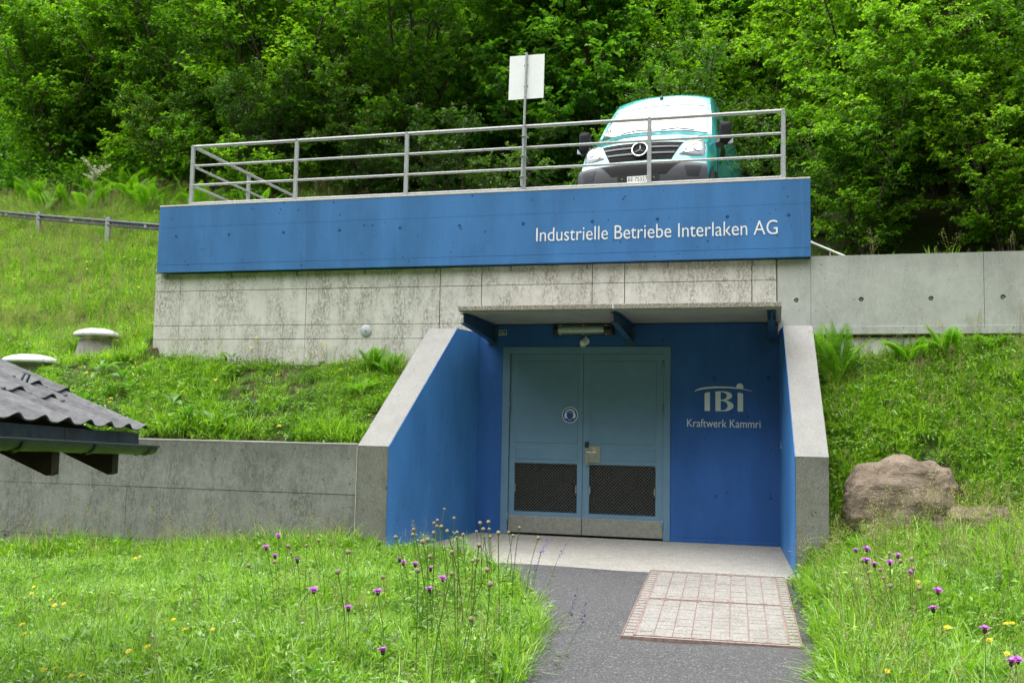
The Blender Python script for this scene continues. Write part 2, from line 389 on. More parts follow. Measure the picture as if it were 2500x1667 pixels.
# flat kerb stones half sunk beside the path
KERB = [(.78,-5.02,.24,.13,.3),(.90,-5.36,.22,.12,.15),(.86,-5.72,.26,.14,-.05),(.85,-6.12,.28,.13,.05),(.92,-6.52,.24,.14,.1),(2.86,-5.15,.15,.13,0),(2.84,-5.55,.16,.13,.1),(2.83,-4.75,.15,.13,.05)]
M['kerb'] = concrete('kerb_stone', (.16,.15,.13),(.12,.115,.10),(.06,.055,.045), stain=.5, streak=.2, pit=.6, seed=21., aggregate=.4)
for i,(x,y,ly,lx,a) in enumerate(KERB):
    z = -.09+.033*(y+2.3)+.014; mb = MB(); rr = random.Random(i)
    pl = [(-lx/2,-ly/2),(lx/2*.9,-ly/2*1.05),(lx/2*1.05,ly/2*.9),(-lx/2*.85,ly/2)]
    pl = [(p[0]*(1+rr.uniform(-.12,.12)), p[1]*(1+rr.uniform(-.1,.1))) for p in pl]
    ca, sa = math.cos(a), math.sin(a)
    mb.prism(pl, (-.08, 0), lambda u,v,h: (x-.07*(x<2)+u*ca-v*sa, y+u*sa+v*ca, z+h+.03*v))
    lab = 'flat grey edging stone beside the asphalt on the left' if x < 2 else 'flat grey edging stone beside the steel-framed cover'
    single('edging_stone', mb, M['kerb'], lab, 'edging stone', (x,y,z), 'edging stones left of the path' if x < 2 else 'edging stones beside the cover')
# ------------------------------------------------------------------ the power station front
def plate_holes(x0, x1, z0, z1, yf, yb, holes, r=.028, depth=.03, n=14):
    """a slab whose front face (y=yf) has real round recesses"""
    mb = MB(); outer = [Vector((x0,z0,0)), Vector((x1,z0,0)), Vector((x1,z1,0)), Vector((x0,z1,0))]
    loops = [outer]
    for hx, hz in holes: loops.append([Vector((hx+r*math.cos(-2*math.pi*k/n), hz+r*math.sin(-2*math.pi*k/n), 0)) for k in range(n)])
    tri = tessellate_polygon(loops); flat = [p for lp in loops for p in lp]
    mb.add([(p.x, yf, p.y) for p in flat], [tuple(t) for t in tri])
    for hx, hz in holes:
        ring = [(hx+r*math.cos(2*math.pi*k/n), hz+r*math.sin(2*math.pi*k/n)) for k in range(n)]
        in_ = [(hx+.72*r*math.cos(2*math.pi*k/n), hz+.72*r*math.sin(2*math.pi*k/n)) for k in range(n)]
        V = [(a, yf, b) for a, b in ring]+[(a, yf+depth, b) for a, b in in_]+[(hx, yf+depth*1.05, hz)]
        mb.add(V, [(k,(k+1)%n,n+(k+1)%n,n+k) for k in range(n)]+[(n+k,n+(k+1)%n,2*n) for k in range(n)])
    V = [(x0,yf,z0),(x1,yf,z0),(x1,yf,z1),(x0,yf,z1),(x0,yb,z0),(x1,yb,z0),(x1,yb,z1),(x0,yb,z1)]
    mb.add(V, [(0,4,5,1),(1,5,6,2),(2,6,7,3),(3,7,4,0),(4,7,6,5)])
    return mb
def weld(o):
    bm = bmesh.new(); bm.from_mesh(o.data); bmesh.ops.remove_doubles(bm, verts=bm.verts[:], dist=1e-5)
    bmesh.ops.recalc_face_normals(bm, faces=bm.faces[:]); bm.to_mesh(o.data); bm.free(); return o

B = thing('power_station', 'concrete power station front with blue parapet and recessed double door', 'building', (0,0,0))
mb = MB().box(-6.6,-1.46,.05,7.9,-.3,3.60).box(-1.46,2.5,.6,7.9,-.3,3.60).box(-1.46,2.5,.05,.6,2.6,3.60)
part('core_wall', mb, M['conc'], B)
part('joint_backing', MB().box(-6.59,2.49,.022,.049,1.9,3.612), M['joint'], B)
# cast panels between the formwork joints
cols = [-6.60,-6.165,-4.09,-2.05,-1.442,.10,.54,2.18,2.492]
rows_ = [(1.9,2.625),(2.625,2.83),(2.83,3.352),(3.352,3.618)]
prr = random.Random(3)
for i in range(len(cols)-1):
    for z0, z1 in rows_:
        if cols[i] >= -1.45 and z1 < 2.9: continue
        zz0 = max(z0, 2.80) if cols[i] >= -1.45 else z0
        g = .0065 if i in (3, 5, 7) or i+1 in (4, 6) else .0028
        d = prr.uniform(0, .004)
        part('concrete_panel', MB().box(cols[i]+g, cols[i+1]-g, d, .035, zz0+.0032, z1-.0032, bevel=.0035), M['conc'], B)
# seal tabs under the parapet
for x in (-6.40,-5.32,-4.25,-3.19,-2.11,-1.03,.03,1.11,2.19):
    part('seal_tab', MB().box(x-.013,x+.013,-.005,.02,3.545,3.612), M['tab'], B)
# blue parapet beam with tie holes, coping
ties = [(-6.21,4.165),(-5.33,4.165),(-4.44,4.168),(-3.555,4.17),(-2.63,4.175),(-1.75,4.172),(-.84,4.172),(.11,4.172),(.98,4.17),(1.88,4.17),(2.64,4.165)]
def band(z0, z1, hs, yf): return plate_holes(-6.516, 2.906, z0, z1, yf, .28, hs, .024, .016)
weld(part('parapet', band(3.743, 4.3075, ties, -.100), M['blue'], B))
weld(part('parapet', band(4.3085, 4.622, [], -.1012), M['blue'], B))
weld(part('parapet', band(3.628, 3.738, [], -.103), M['blue'], B))
part('parapet_joint', MB().box(-6.512, 2.902, -.097, .27, 3.735, 3.746).box(-6.512, 2.902, -.099, .27, 4.304, 4.311), M['blue'], B)
for x, z in ties:
    part('tie_plug', MB().lathe([(.0,-.001),(.0155,-.001),(.0165,.01)], (x,-.093,z), 'y', 14), M['blue'], B)
part('coping', MB().box(-6.520, 2.910, -.106, .285, 4.6235, 4.648, bevel=.006), M['coping'], B)
# entrance wall: piers and lintel round the door opening
part('entrance_wall', MB().box(-1.46,-1.112,0,.3,-.25,2.80).box(-1.112,1.152,0,.3,2.503,2.80), M['blue_shaded'], B)
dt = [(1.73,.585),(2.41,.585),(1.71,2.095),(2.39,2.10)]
weld(part('entrance_wall', plate_holes(1.152, 2.52, -.25, 2.80, .0, .3, dt, .023, .014), M['blue_shaded'], B))
part('plinth', MB().box(1.155,2.515,-.014,.002,-.25,.035, bevel=.004), M['blue_shaded'], B)
for x, z in dt: part('tie_plug', MB().lathe([(.0,-.001),(.015,-.001),(.016,.008)], (x,.008,z), 'y', 12), M['blue_shaded'], B)
# wing walls: splayed, tops level for a bit and then falling steeply
def wing(xb, xf, th, name):
    # section stations along y: (y, top z)
    st = [(0.0, 2.70), (-.60, 2.70), (-2.10, 1.165)]
    xi = lambda y: xb+(xf-xb)*(-y/2.1)
    V = []; 
    for y, zt in st:
        V += [(xi(y), y, -.5), (xi(y), y, zt), (xi(y)+th, y, zt), (xi(y)+th, y, -.5)]
    F = [(0,1,2,3)[::-1]]
    for k in range(2):
        a, b = 4*k, 4*k+4
        F += [(a,a+1,b+1,b),(a+1,a+2,b+2,b+1),(a+2,a+3,b+3,b+2),(a+3,a,b,b+3)]
    return MB().add(V, F), xi
mbw, xiL = wing(-1.465, -1.905, -.385, 'left'); wl_ = part('wing_wall', mbw, M['conc_wing'], B, 'splayed wing wall with steep pale top, adjoining the low wall')
mbw, xiR = wing(2.525, 2.672, .335, 'right'); wr_ = part('wing_wall', mbw, M['conc_wing'], B, 'narrow wing wall with steep pale top beside the boulder')
# weathered front faces
part('front_face', MB().box(-1.905-.383,-1.907,-2.105,-2.099,-.5,1.160), M['conc_front'], wl_)
part('front_face', MB().box(2.674,2.672+.333,-2.105,-2.099,-.5,1.160), M['conc_front'], wr_)
M['blue_lit'] = painted('blue_wall_paint_lit', (.050,.190,.465), pit=.5, seed=8.)  # same blue, colour lightened to stand for light falling on the wings
# painted inner faces
def inner(xi, s):
    pl = [(0,-.4),(0,2.697),(-.601,2.697),(-2.096,1.160),(-2.096,-.4)]
    return MB().prism(pl, (0,1), lambda a,b,h: (xi(a)+s*(.001+.005*h), a-.002, b))
part('painted_face', inner(xiL, 1), M['blue_lit'], wl_); part('painted_face', inner(xiR, -1), M['blue_lit'], wr_)
part('conduit_clip', MB().box(2.552,2.556,-.42,-.38,1.20,1.32).tube([(2.55,-.40,1.22),(2.53,-.40,1.23),(2.53,-.40,1.29),(2.55,-.40,1.30)], .006, 6), M['galv'], wr_)
# canopy: two slabs on three brackets
for x0, x1 in ((-1.283,.622),(.634,2.543)):
    can = part('canopy_slab', MB().box(x0,x1,-1.51,-.002,2.822,2.879, bevel=.004), M['conc_can'], B)
    part('soffit', MB().box(x0+.012,x1-.012,-1.495,-.003,2.812,2.8225), M['conc_under'], can)
part('slab_seal', MB().box(.6222,.6338,-1.506,-.004,2.824,2.876), M['white'], B)
for i, x in enumerate((-1.265,.615,2.43)):
    mb = MB()
    mb.prism([(-1.33,2.810),(-.004,2.810),(-.004,2.56),(-.20,2.60),(-1.33,2.695)], (0,1), lambda a,b,h: (x-.006+.012*h, a, b))
    mb.prism([(-1.335,2.692),(-.20,2.597),(-.004,2.555),(-.004,2.545),(-.20,2.587),(-1.335,2.682)], (0,1), lambda a,b,h: (x-.04+.08*h, a, b))
    mb.box(x-.05,x+.05,-1.33,-.01,2.803,2.811); br = part('bracket', mb, M['bracket'], B)
    part('wall_plate', MB().box(x-.075,x+.075,-.012,-.001,2.52,2.80, bevel=.002), M['bracket'], br)
    for dx in (-.05,.05):
        for zz in (2.56,2.74): part('bolt', MB().lathe([(.0,-.03),(.011,-.03),(.011,-.012)], (x+dx,0,zz), 'y', 6), M['bolt'], br)
# ---- double door
D = part('door_frame', MB().box(-1.11,-1.012,-.012,.12,.0,2.5).box(1.062,1.15,-.012,.12,.0,2.5).box(-1.012,1.062,-.012,.12,2.412,2.5), M['door'], B)
part('stop_bead', MB().box(-1.085,-1.079,-.0135,-.011,.0,2.47).box(1.119,1.125,-.0135,-.011,.0,2.47).box(-1.085,1.125,-.0135,-.011,2.4705,2.4765), M['door_panel'], D)
part('dark_room', MB().box(-1.0,1.05,.115,.4,.02,2.40), M['dark'], B)
def leaf(x0, x1, px0, px1, q0, vx0, vx1):
    mb = MB(); zf = [(.02,.300),(.945,2.408)]
    y0, y1 = .018, .075
    mb.box(x0,x1,y0,y1,.02,.300).box(x0,vx0,y0,y1,.300,.945).box(vx1,x1,y0,y1,.300,.945).box(x0,x1,y0,y1,.945,2.408)
    lf = part('door_leaf', mb, M['door'], B)
    part('panel', MB().box(px0,px1,.0115,.020,1.216,2.31, bevel=.003), M['door_panel'], lf)
    part('panel', MB().box(q0,px1,.0115,.020,.998,1.152, bevel=.003), M['door_panel'], lf)
    part('kick_plate', MB().box(x0+.003,x1-.003,.0105,.019,.022,.242, bevel=.0015), M['steel'], lf)
    for k in range(4):
        xx = x0+.08+(x1-x0-.16)*k/3
        part('screw', MB().lathe([(0,-.003),(.006,-.003),(.006,0)], (xx,.0105,.215), 'y', 8), M['bolt'], lf)
    # expanded metal in the vent opening
    mb = MB(); nx = 20; nz = 29; cw = (vx1-vx0)/nx; ch = (.945-.300)/nz
    for j in range(nz+1):
        z = .300+ch*j; pts = []
        for i in range(2*nx+1):
            up = (i+j) % 2
            pts.append((vx0+cw*i/2, z+(ch*.5 if up else -ch*.5)*.92))
        t = .0030
        for a, b in zip(pts[:-1], pts[1:]):
            za0, zb0 = np.clip(a[1], .30, .945), np.clip(b[1], .30, .945)
            mb.add([(a[0],.034,za0-t),(b[0],.034,zb0-t),(b[0],.028,zb0+t),(a[0],.028,za0+t)], [(0,1,2,3)])
    part('vent_mesh', mb, M['vent'], lf, recalc=False)
    part('vent_back', MB().box(vx0,vx1,.07,.074,.30,.945), M['dark'], lf)
    for xx in (vx0+.012, vx1-.012): part('vent_clip', MB().box(xx-.008,xx+.008,.010,.03,.56,.66), M['steel'], lf)
    return lf
L1 = leaf(-1.008,-.006,-.922,-.072,-.922,-.930,-.075); L2 = leaf(.0,1.058,.092,.965,.258,.088,.962)
for lf, x, s in ((L1,-1.012,1),(L2,1.060,-1)):
    for z in (.20,1.68,2.245): part('hinge', MB().lathe([(0,-.075),(.011,-.073),(.011,.073),(0,.075)], (x,-.012,z), 'z', 10), M['door_panel'], lf)
# lock furniture on the right leaf
pl = part('lock_plate', MB().box(.068,.232,.006,.012,.975,1.185, bevel=.002), M['steel'], L2)
part('lock_case', MB().box(.030,.072,-.004,.012,.930,1.175, bevel=.004), M['steel'], L2)
part('card_reader', MB().box(.030,.078,-.016,.012,1.165,1.245, bevel=.008), M['black'], L2)
part('lever_handle', MB().tube([(.052,.0,1.112),(.052,-.045,1.112),(.065,-.055,1.112),(.190,-.055,1.106)], .0085, 10), M['steel_pol'], L2)
M['yellow_st'] = plain('yellow_sticker', (.62,.55,.22), .5)
stk = part('warning_sticker', MB().box(.137,.163,.0035,.006,1.118,1.165), M['yellow_st'], L2)
part('lightning_mark', MB().prism([(.154,1.160),(.143,1.140),(.150,1.140),(.146,1.122),(.158,1.145),(.151,1.145)], (0,1), lambda a,b,h: (a,.0025+.0009*h,b)), M['black'], L2)

# ---- right upper wall (a wall of its own)
W = thing('retaining_wall', 'long pale concrete wall running off beside the blue parapet', 'wall', (2.5,0,2))
tr = [(2.73,3.085),(3.51,3.085),(4.32,3.085),(5.13,3.09),(5.95,3.09)]
weld(part('wall_panel', plate_holes(2.500,2.905,2.645,3.612,-.004,.35,[tr[0]],.033,.03), M['conc_r'], W))
weld(part('wall_panel', plate_holes(2.908,4.918,2.645,3.645,-.006,.35,tr[1:3],.033,.03), M['conc_r'], W))
weld(part('wall_panel', plate_holes(4.923,9.5,2.645,3.648,-.004,.35,tr[3:],.033,.03), M['conc_r'], W))
for x, z in tr: part('tie_plug', MB().lathe([(0,-.002),(.018,-.002),(.018,.01)], (x,.016,z), 'y', 12), M['galv'], W)
part('cast_ledge', MB().box(2.93,9.5,-.016,-.005,2.650,2.748, bevel=.003), M['conc_r'], W)
part('footing', MB().box(2.90,9.5,.045,.36,1.5,2.61), M['conc'], W)
part('joint_strip', MB().box(2.905,9.5,.06,.34,2.61,2.645), M['joint'], W)
for x in (2.96,3.99,5.02): part('seal_tab', MB().box(x-.02,x+.02,.030,.05,2.50,2.60), M['tab'], W)
# ---- left low wall
W = thing('retaining_wall', 'low grey weathered concrete wall behind the meadow, under the corrugated roof', 'wall', (-6,-1.95,-.3))
lt = [(-7.18,-.11),(-6.17,-.09),(-5.21,-.075),(-4.31,-.06)]
cx = [-16,-12.4,-8.9,-5.40,-2.30]
for i in range(4):
    for k, (z0, z1) in enumerate(((-1.0,-.055),(-.048,.585),(.591,1.165))):
        hs = [h for h in lt if k == 0 and cx[i] < h[0] < cx[i+1]]
        weld(part('wall_panel', plate_holes(cx[i]+.002, cx[i+1]-.002, z0, z1, -2.102-.003*((i+k) % 2), -1.8, hs, .03, .03), M['conc_l'], W))
part('joint_backing', MB().box(-15.9,-2.31,-2.09,-1.83,-.9,1.16), M['joint'], W)
part('wall_top', MB().box(-16,-2.295,-2.106,-1.79,1.166,1.187, bevel=.005), M['conc_wing'], W)
part('joint_filler', MB().box(-2.297,-2.291,-2.112,-2.0,-.4,1.16), M['coping'], W)

# ---- deck on top
struct('deck', MB().box(-6.52,2.91,.285,7.9,3.61,4.54), M['slab'], 'concrete parking deck behind the blue parapet')

# ---- lettering
def text_parts(body, x0, x1, zb, cap, y, m, parent, name, ext=.003, font_offset=0.):
    cu = bpy.data.curves.new('letters', 'FONT'); cu.body = body; cu.extrude = .5; cu.offset = font_offset; cu.resolution_u = 4
    o = bpy.data.objects.new('letters', cu); COL.objects.link(o)
    dg = bpy.context.evaluated_depsgraph_get(); me = bpy.data.meshes.new_from_object(o.evaluated_get(dg))
    bpy.data.objects.remove(o); bpy.data.curves.remove(cu)
    bm = bmesh.new(); bm.from_mesh(me); bpy.data.meshes.remove(me)
    bmesh.ops.remove_doubles(bm, verts=bm.verts[:], dist=1e-6)
    xs = [v.co.x for v in bm.verts]; mn, mxx = min(xs), max(xs)
    bm.verts.index_update(); seen = set(); comps = []
    for v in bm.verts:
        if v.index in seen: continue
        st = [v]; seen.add(v.index); cset = []
        while st:
            q = st.pop(); cset.append(q)
            for e in q.link_edges:
                w = e.other_vert(q)
                if w.index not in seen: seen.add(w.index); st.append(w)
        comps.append(cset)
    comps.sort(key=lambda c: min(v.co.x for v in c)); groups = []
    for c in comps:
        a, b = min(v.co.x for v in c), max(v.co.x for v in c)
        if groups and a < groups[-1][1]-.02*(1): groups[-1][2].extend(c); groups[-1][1] = max(groups[-1][1], b)
        else: groups.append([a, b, list(c)])
    caph = .0
    for g in groups: caph = max(caph, 0)
    # cap height taken from the first letter
    z1 = max(v.co.y for v in groups[0][2]); z0 = min(v.co.y for v in groups[0][2])
    sx = (x1-x0)/(mxx-mn); sz = cap/(z1-z0)
    for a, b, vsx in groups:
        ids = {v.index: i for i, v in enumerate(vsx)}
        V = [(x0+(v.co.x-mn)*sx, y-(v.co.z+.5)*ext, zb+(v.co.y-z0)*sz) for v in vsx]
        F = [[ids[v.index] for v in f.verts] for f in bm.faces if f.verts[0].index in ids]
        part(name, MB().add(V, F), m, parent)
    bm.free()
T = thing('wall_lettering', 'large white company name lettering on the blue parapet', 'lettering', (.9,-.104,3.92))
text_parts('Industrielle Betriebe Interlaken AG', -.655, 2.505, 3.925, .182, -.1032, M['letter'], T, 'letter', .003, -.004)
T = thing('wall_lettering', 'small grey place name lettering below the emblem beside the door', 'lettering', (1.8,-.001,1.46))
text_parts('Kraftwerk Kammri', 1.365, 2.285, 1.465, .100, -.001, M['letter_grey'], T, 'letter', .002)
T = thing('wall_emblem', 'grey emblem of three letters under an arc and ball beside the door', 'emblem', (1.82,-.001,1.67))
PL = lambda e: (lambda a,b,h: (a, -.001-.003*h-e, b))
def arcpts(pts, n=20):
    P = np.array(pts, float); t = np.linspace(0,1,n); k = np.linspace(0,1,len(P))
    c = np.polyfit(k, P, min(3, len(P)-1)); return [tuple(np.polyval(c[:,i], tt) for i in range(2)) for tt in t]
up = arcpts([(1.462,1.925),(1.58,1.972),(1.81,1.990),(2.02,1.966),(2.195,1.921)]); lo = arcpts([(1.462,1.917),(1.58,1.950),(1.81,1.970),(2.02,1.954),(2.195,1.919)])
part('arc', MB().prism(up+lo[::-1], (0,1), PL(0)), M['letter_grey'], T)
part('ball', MB().prism([(2.030+.044*math.cos(a), 1.984+.044*math.sin(a)) for a in np.linspace(-.15*math.pi,1.12*math.pi,22)], (0,1), PL(.0012)), M['letter_grey'], T)
part('letter', MB().prism([(1.588,1.672),(1.655,1.672),(1.655,1.912),(1.610,1.908),(1.588,1.896)], (0,1), PL(0)), M['letter_grey'], T)
part('letter', MB().prism([(2.002,1.670),(2.070,1.670),(2.070,1.894),(2.046,1.906),(2.002,1.910)], (0,1), PL(0)), M['letter_grey'], T)
def letterB():
    def bow(cx, cz, rx, rz, n=12): return [(cx+rx*math.cos(a), cz+rz*math.sin(a)) for a in np.linspace(math.pi/2, -math.pi/2, n)]
    outer = [(1.724,1.670),(1.724,1.922),(1.78,1.927)]+bow(1.82,1.868,.115,.059)[1:-1]+bow(1.83,1.739,.122,.069)[2:]+[(1.80,1.670)]
    h1 = [(1.790,1.914)]+bow(1.805,1.866,.062,.048)+[(1.790,1.818)]
    h2 = [(1.790,1.802)]+bow(1.810,1.742,.068,.059)+[(1.790,1.683)]
    loops = [outer, h1[::-1], h2[::-1]]
    tri = tessellate_polygon([[Vector((a,b,0)) for a,b in lp] for lp in loops]); flat = [q for lp in loops for q in lp]; n = len(flat)
    mb = MB(); V = [(a,-.001,b) for a,b in flat]+[(a,-.004,b) for a,b in flat]; F = [tuple(t) for t in tri]+[tuple(i+n for i in t) for t in tri]
    o = 0
    for lp in loops:
        k = len(lp); F += [(o+i, o+(i+1)%k, n+o+(i+1)%k, n+o+i) for i in range(k)]; o += k
    return mb.add(V, F)
part('letter', letterB(), M['letter_grey'], T)

# ---- things fixed to the entrance wall
T = thing('wall_lamp', 'fluorescent tube lamp in black housing under the canopy', 'lamp', (0,-.0,2.72))
part('housing', MB().box(-.41,.42,-.055,-.001,2.655,2.788, bevel=.012), M['black'], T)
M['tube_glass'] = plain('lamp_glass', (.42,.50,.47), .12, 0, .1, 30, .6, coat=.5)
part('diffuser', MB().tube([(-.335,-.075,2.722),(.285,-.075,2.722)], .043, 16), M['tube_glass'], T)
M['tube_white'] = plain('fluorescent_tube', (.72,.78,.72), .3)
part('end_cap', MB().tube([(-.375,-.072,2.722),(-.33,-.072,2.722)], .047, 14).tube([(.28,-.072,2.722),(.39,-.072,2.722)], .047, 14), M['black'], T)
for x in (-.31,.0,.31):
    for z in (2.665,2.782): part('clip', MB().box(x-.014,x+.014,-.085,-.05,z-.009,z+.009, bevel=.003), M['galv'], T)
for z in (2.667,2.780): part('edge_strip', MB().box(-.36,.37,-.066,-.056,z-.003,z+.003), M['steel_pol'], T)
T = thing('motion_sensor', 'small white motion sensor just above the double door', 'sensor', (.02,0,2.57))
part('base', MB().lathe([(0,-.035),(.045,-.035),(.052,-.02),(.052,-.001)], (.025,0,2.575), 'y', 20), M['white'], T)
part('head', MB().lathe([(0,-.045),(.034,-.045),(.044,-.02),(.044,.018),(.03,.03),(0,.032)], (.0,-.062,2.555), 'z', 20), M['white'], T)
part('lens', MB().lathe([(0,-.070),(.03,-.066),(.040,-.046)], (.0,-.062,2.555), 'z', 20), M['tube_glass'], T)
part('cable', MB().tube([(.027,-.01,2.62),(.027,-.012,2.655)], .005, 6), M['white'], T)
T = thing('number_plate', 'small black house number plate with white border under the canopy', 'number plate', (-1.135,0,2.69))
part('border', MB().box(-1.200,-1.070,-.006,-.001,2.662,2.732), M['white'], T); part('plate', MB().box(-1.193,-1.077,-.0072,-.0055,2.669,2.725), M['black'], T)
text_parts('226a', -1.184,-1.086,2.679,.036,-.0072,M['white'],T,'digit',.001)
T = thing('ear_protection_sign', 'round blue and white ear protection sticker on the left door leaf', 'sign', (-.18,.0115,1.59))
cxs, czs = -.178, 1.592
disc = lambda r, n=40, sx=1., dz=0.: [(cxs+r*sx*math.cos(2*math.pi*k/n), czs+dz+r*math.sin(2*math.pi*k/n)) for k in range(n)]
at = lambda e: (lambda a,b,h: (a, .0112-e-.0012*h, b))
part('rim', MB().prism(disc(.106), (0,1), at(0)), M['white'], T); part('field', MB().prism(disc(.097), (0,1), at(.0014)), M['sticker_blue'], T)
hb = [(cxs+.070*math.cos(a), czs+.010+.068*math.sin(a)) for a in np.linspace(-.05,math.pi+.05,18)]+[(cxs+.056*math.cos(a), czs+.010+.050*math.sin(a)) for a in np.linspace(math.pi+.05,-.05,18)]
part('headband', MB().prism(hb, (0,1), at(.0028)), M['white'], T)
for s in (-1,1):
    cup = [(cxs+s*(.056+.020*math.cos(a)), czs-.010+.036*math.sin(a)) for a in np.linspace(0,2*math.pi,16,endpoint=False)]
    part('ear_cup', MB().prism(cup, (0,1), at(.0042)), M['white'], T)
fo = [(cxs+.052*math.cos(a)*(1 if math.sin(a) > 0 else 1-.35*abs(math.sin(a))), czs-.006+(.046 if math.sin(a) > 0 else .066)*math.sin(a)) for a in np.linspace(0,2*math.pi,24,endpoint=False)]
fi = [(cxs+(a-cxs)*.90, czs-.006+(b-czs+.006)*.91) for a,b in fo]
part('face_outline', MB().prism(fo, (0,1), at(.0056)), M['white'], T); part('face', MB().prism(fi, (0,1), at(.0070)), M['sticker_blue'], T)
T = thing('cover_plate', 'round grey inspection cover plate on the concrete wall left of the canopy', 'cover plate', (-3.14,0,2.73))
part('disc', MB().lathe([(0,-.012),(.078,-.012),(.086,-.006),(.086,.002)], (-3.14,0,2.735), 'y', 28), plain('pale_grey_metal', (.42,.45,.47), .5, .2), T)
part('bolt', MB().lathe([(0,-.022),(.012,-.022),(.012,-.012)], (-3.14,0,2.735), 'y', 8), M['bolt'], T)
# ------------------------------------------------------------------ railing on the parapet
R_ = thing('railing', 'galvanised steel pipe railing on top of the blue parapet', 'railing', (-1.7,.0,4.65))
PX = [-6.069+1.73*i for i in range(6)]; RZ = [5.565, 5.268, 4.970, 4.690]; RR = [.024, .0175, .0175, .0175]
def post(x, y, h=5.592, z0=4.649):
    mb = MB().box(x-.027,x+.027,y-.018,y+.018,z0,h-.012).lathe([(.0,h-4.649),(.018,h-4.653),(.027,h-4.661)], (x,y,4.649), 'z', 10)
    p = part('post', mb, M['galv'], R_); part('foot_plate', MB().box(x-.05,x+.05,y-.045,y+.045,z0-.001,z0+.009), M['galv'], p); return p
for x in PX: post(x, .02)
for z, r in zip(RZ, RR):
    for i in range(5): part('rail', MB().tube([(PX[i]+.02,.02,z),(PX[i+1]-.02,.02,z)], r, 10), M['galv'], R_)
    for x in (PX[0], PX[5]):
        for a, b in ((.03,1.65),(1.68,3.35)): part('rail', MB().tube([(x,a,z),(x,b,z)], r, 10), M['galv'], R_)
for x in (PX[0], PX[5]):
    for y in (1.665,3.365): post(x, y, 5.592, 4.541)
M['sign_white'] = plain('bare_white_sign_back', (.90,.90,.90), .35, var=.02)
# sign seen from behind, clamped to the fourth post
T = thing('sign', 'white rectangular sign seen from behind on a thin pole clamped to the railing', 'sign', (-.862,-.035,4.80))
pts = [(-.895,-.030,4.72),(-.87,-.032,5.6),(-.852,-.034,6.595)]
part('pole', MB().tube(pts, .0165, 10), M['galv'], T)
part('panel', MB().prism([(-1.108,5.945),(-.608,5.945),(-.600,6.568),(-1.098,6.568)], (0,1), lambda a,b,h: (a,-.016+.004*h,b)), M['sign_white'], T)
for z in (4.84,5.13,5.41):
    x = -.895+.025*(z-4.72); c = MB()
    c.tube([(x-.02,-.055,z),(x+.045,-.055,z),(x+.052,.045,z),(x-.02,.045,z),(x-.02,-.055,z)], .009, 6); part('clamp', c, M['galv_dark'], T)
for z in (6.12,6.42): part('clamp', MB().box(-.89,-.83,-.022,-.0165,z-.012,z+.012), M['galv'], T)
# sloping handrail on the steps beyond the deck
T = thing('handrail', 'pale sloping handrail dropping behind the wall beside the parapet end', 'handrail', (3.2,1.5,3.55))
part('rail', MB().tube([(2.60,1.5,4.275),(3.9,1.5,3.66)], .018, 8), M['white'], T)
for x in (3.22,3.85): part('post', MB().tube([(x,1.5,3.5),(x,1.5,4.275-(x-2.6)*.473)], .012, 8), M['galv'], T)

M['beam'] = plain('shaded_beam', (.13,.14,.145), .6, .3, .2, 12)  # steel colour darkened to stand for the shaded hollow of the channel
# ------------------------------------------------------------------ guard rail on the slope
T = thing('guard_rail', 'dull steel guard rail along the grassy slope', 'guard rail', (-12,6,5.4))
gp = [(-17.2,7.64,6.20),(-14.6,6.81,5.78),(-12.02,5.98,5.38),(-9.44,5.15,4.98),(-6.9,4.35,4.58)]
for x, y, z in gp[:-1]: part('post', MB().box(x-.055,x+.055,y-.10,y-.02,z-.5,z+.57), M['galv'], T)
prof = [(.00,.16),(.05,.155),(.06,.12),(.012,.105),(.010,.055),(.06,.04),(.05,.005),(.0,.0)]
d = nrm(np.array(gp[-1])-np.array(gp[0])); nn = nrm(np.cross(d, [0,0,1]))
for a, b in zip(gp[:-1], gp[1:]):
    P = [[np.array(q)+nn*(.045+pr[0])+np.array([0,0,.36+pr[1]]) for pr in prof] for q in (a, np.array(b)-d*.004)]
    part('beam', MB().grid(P, False), M['beam'], T, recalc=False)
    m_ = (np.array(a)+np.array(b))/2+nn*.04+np.array([0,0,.44]); part('splice', MB().box(m_[0]-.04,m_[0]+.04,m_[1]-.05,m_[1]+.05,m_[2]-.07,m_[2]+.07), M['galv'], T)

# ------------------------------------------------------------------ vent domes
M['dome'] = plain('white_dome', (.50,.52,.52), .32, 0, .05, 6, .5)
M['vent_conc'] = concrete('vent_base_concrete', (.27,.255,.23),(.23,.215,.195),(.12,.115,.10), stain=.3, streak=.3, pit=.5, seed=31.)
def vent(x, y, z, r, lab, bh):
    T = thing('ventilation_dome', lab, 'vent', (x,y,z))
    part('base', MB().lathe([(r*1.02,-.4),(r*.93,0),(r*.74,bh),(r*.70,bh+.01),(0,bh+.01)], (x,y,z), 'z', 32), M['vent_conc'], T)
    part('collar', MB().lathe([(r*.68,bh),(r*.68,bh+.07)], (x,y,z), 'z', 32), M['steel'], T)
    part('dome', MB().lathe([(r*.72,bh+.075),(r*.97,bh+.055),(r*1.0,bh+.08),(r*.985,bh+.105),(r*.90,bh+.138),(r*.68,bh+.172),(r*.40,bh+.195),(0,bh+.202)], (x,y,z), 'z', 40), M['dome'], T)
vent(-8.14,.72,2.38,.355,'white ventilation dome on conical concrete base beside the concrete wall',.30)
vent(-8.68,-.10,2.00,.41,'white ventilation dome sunk low in the grass above the corrugated roof',.20)

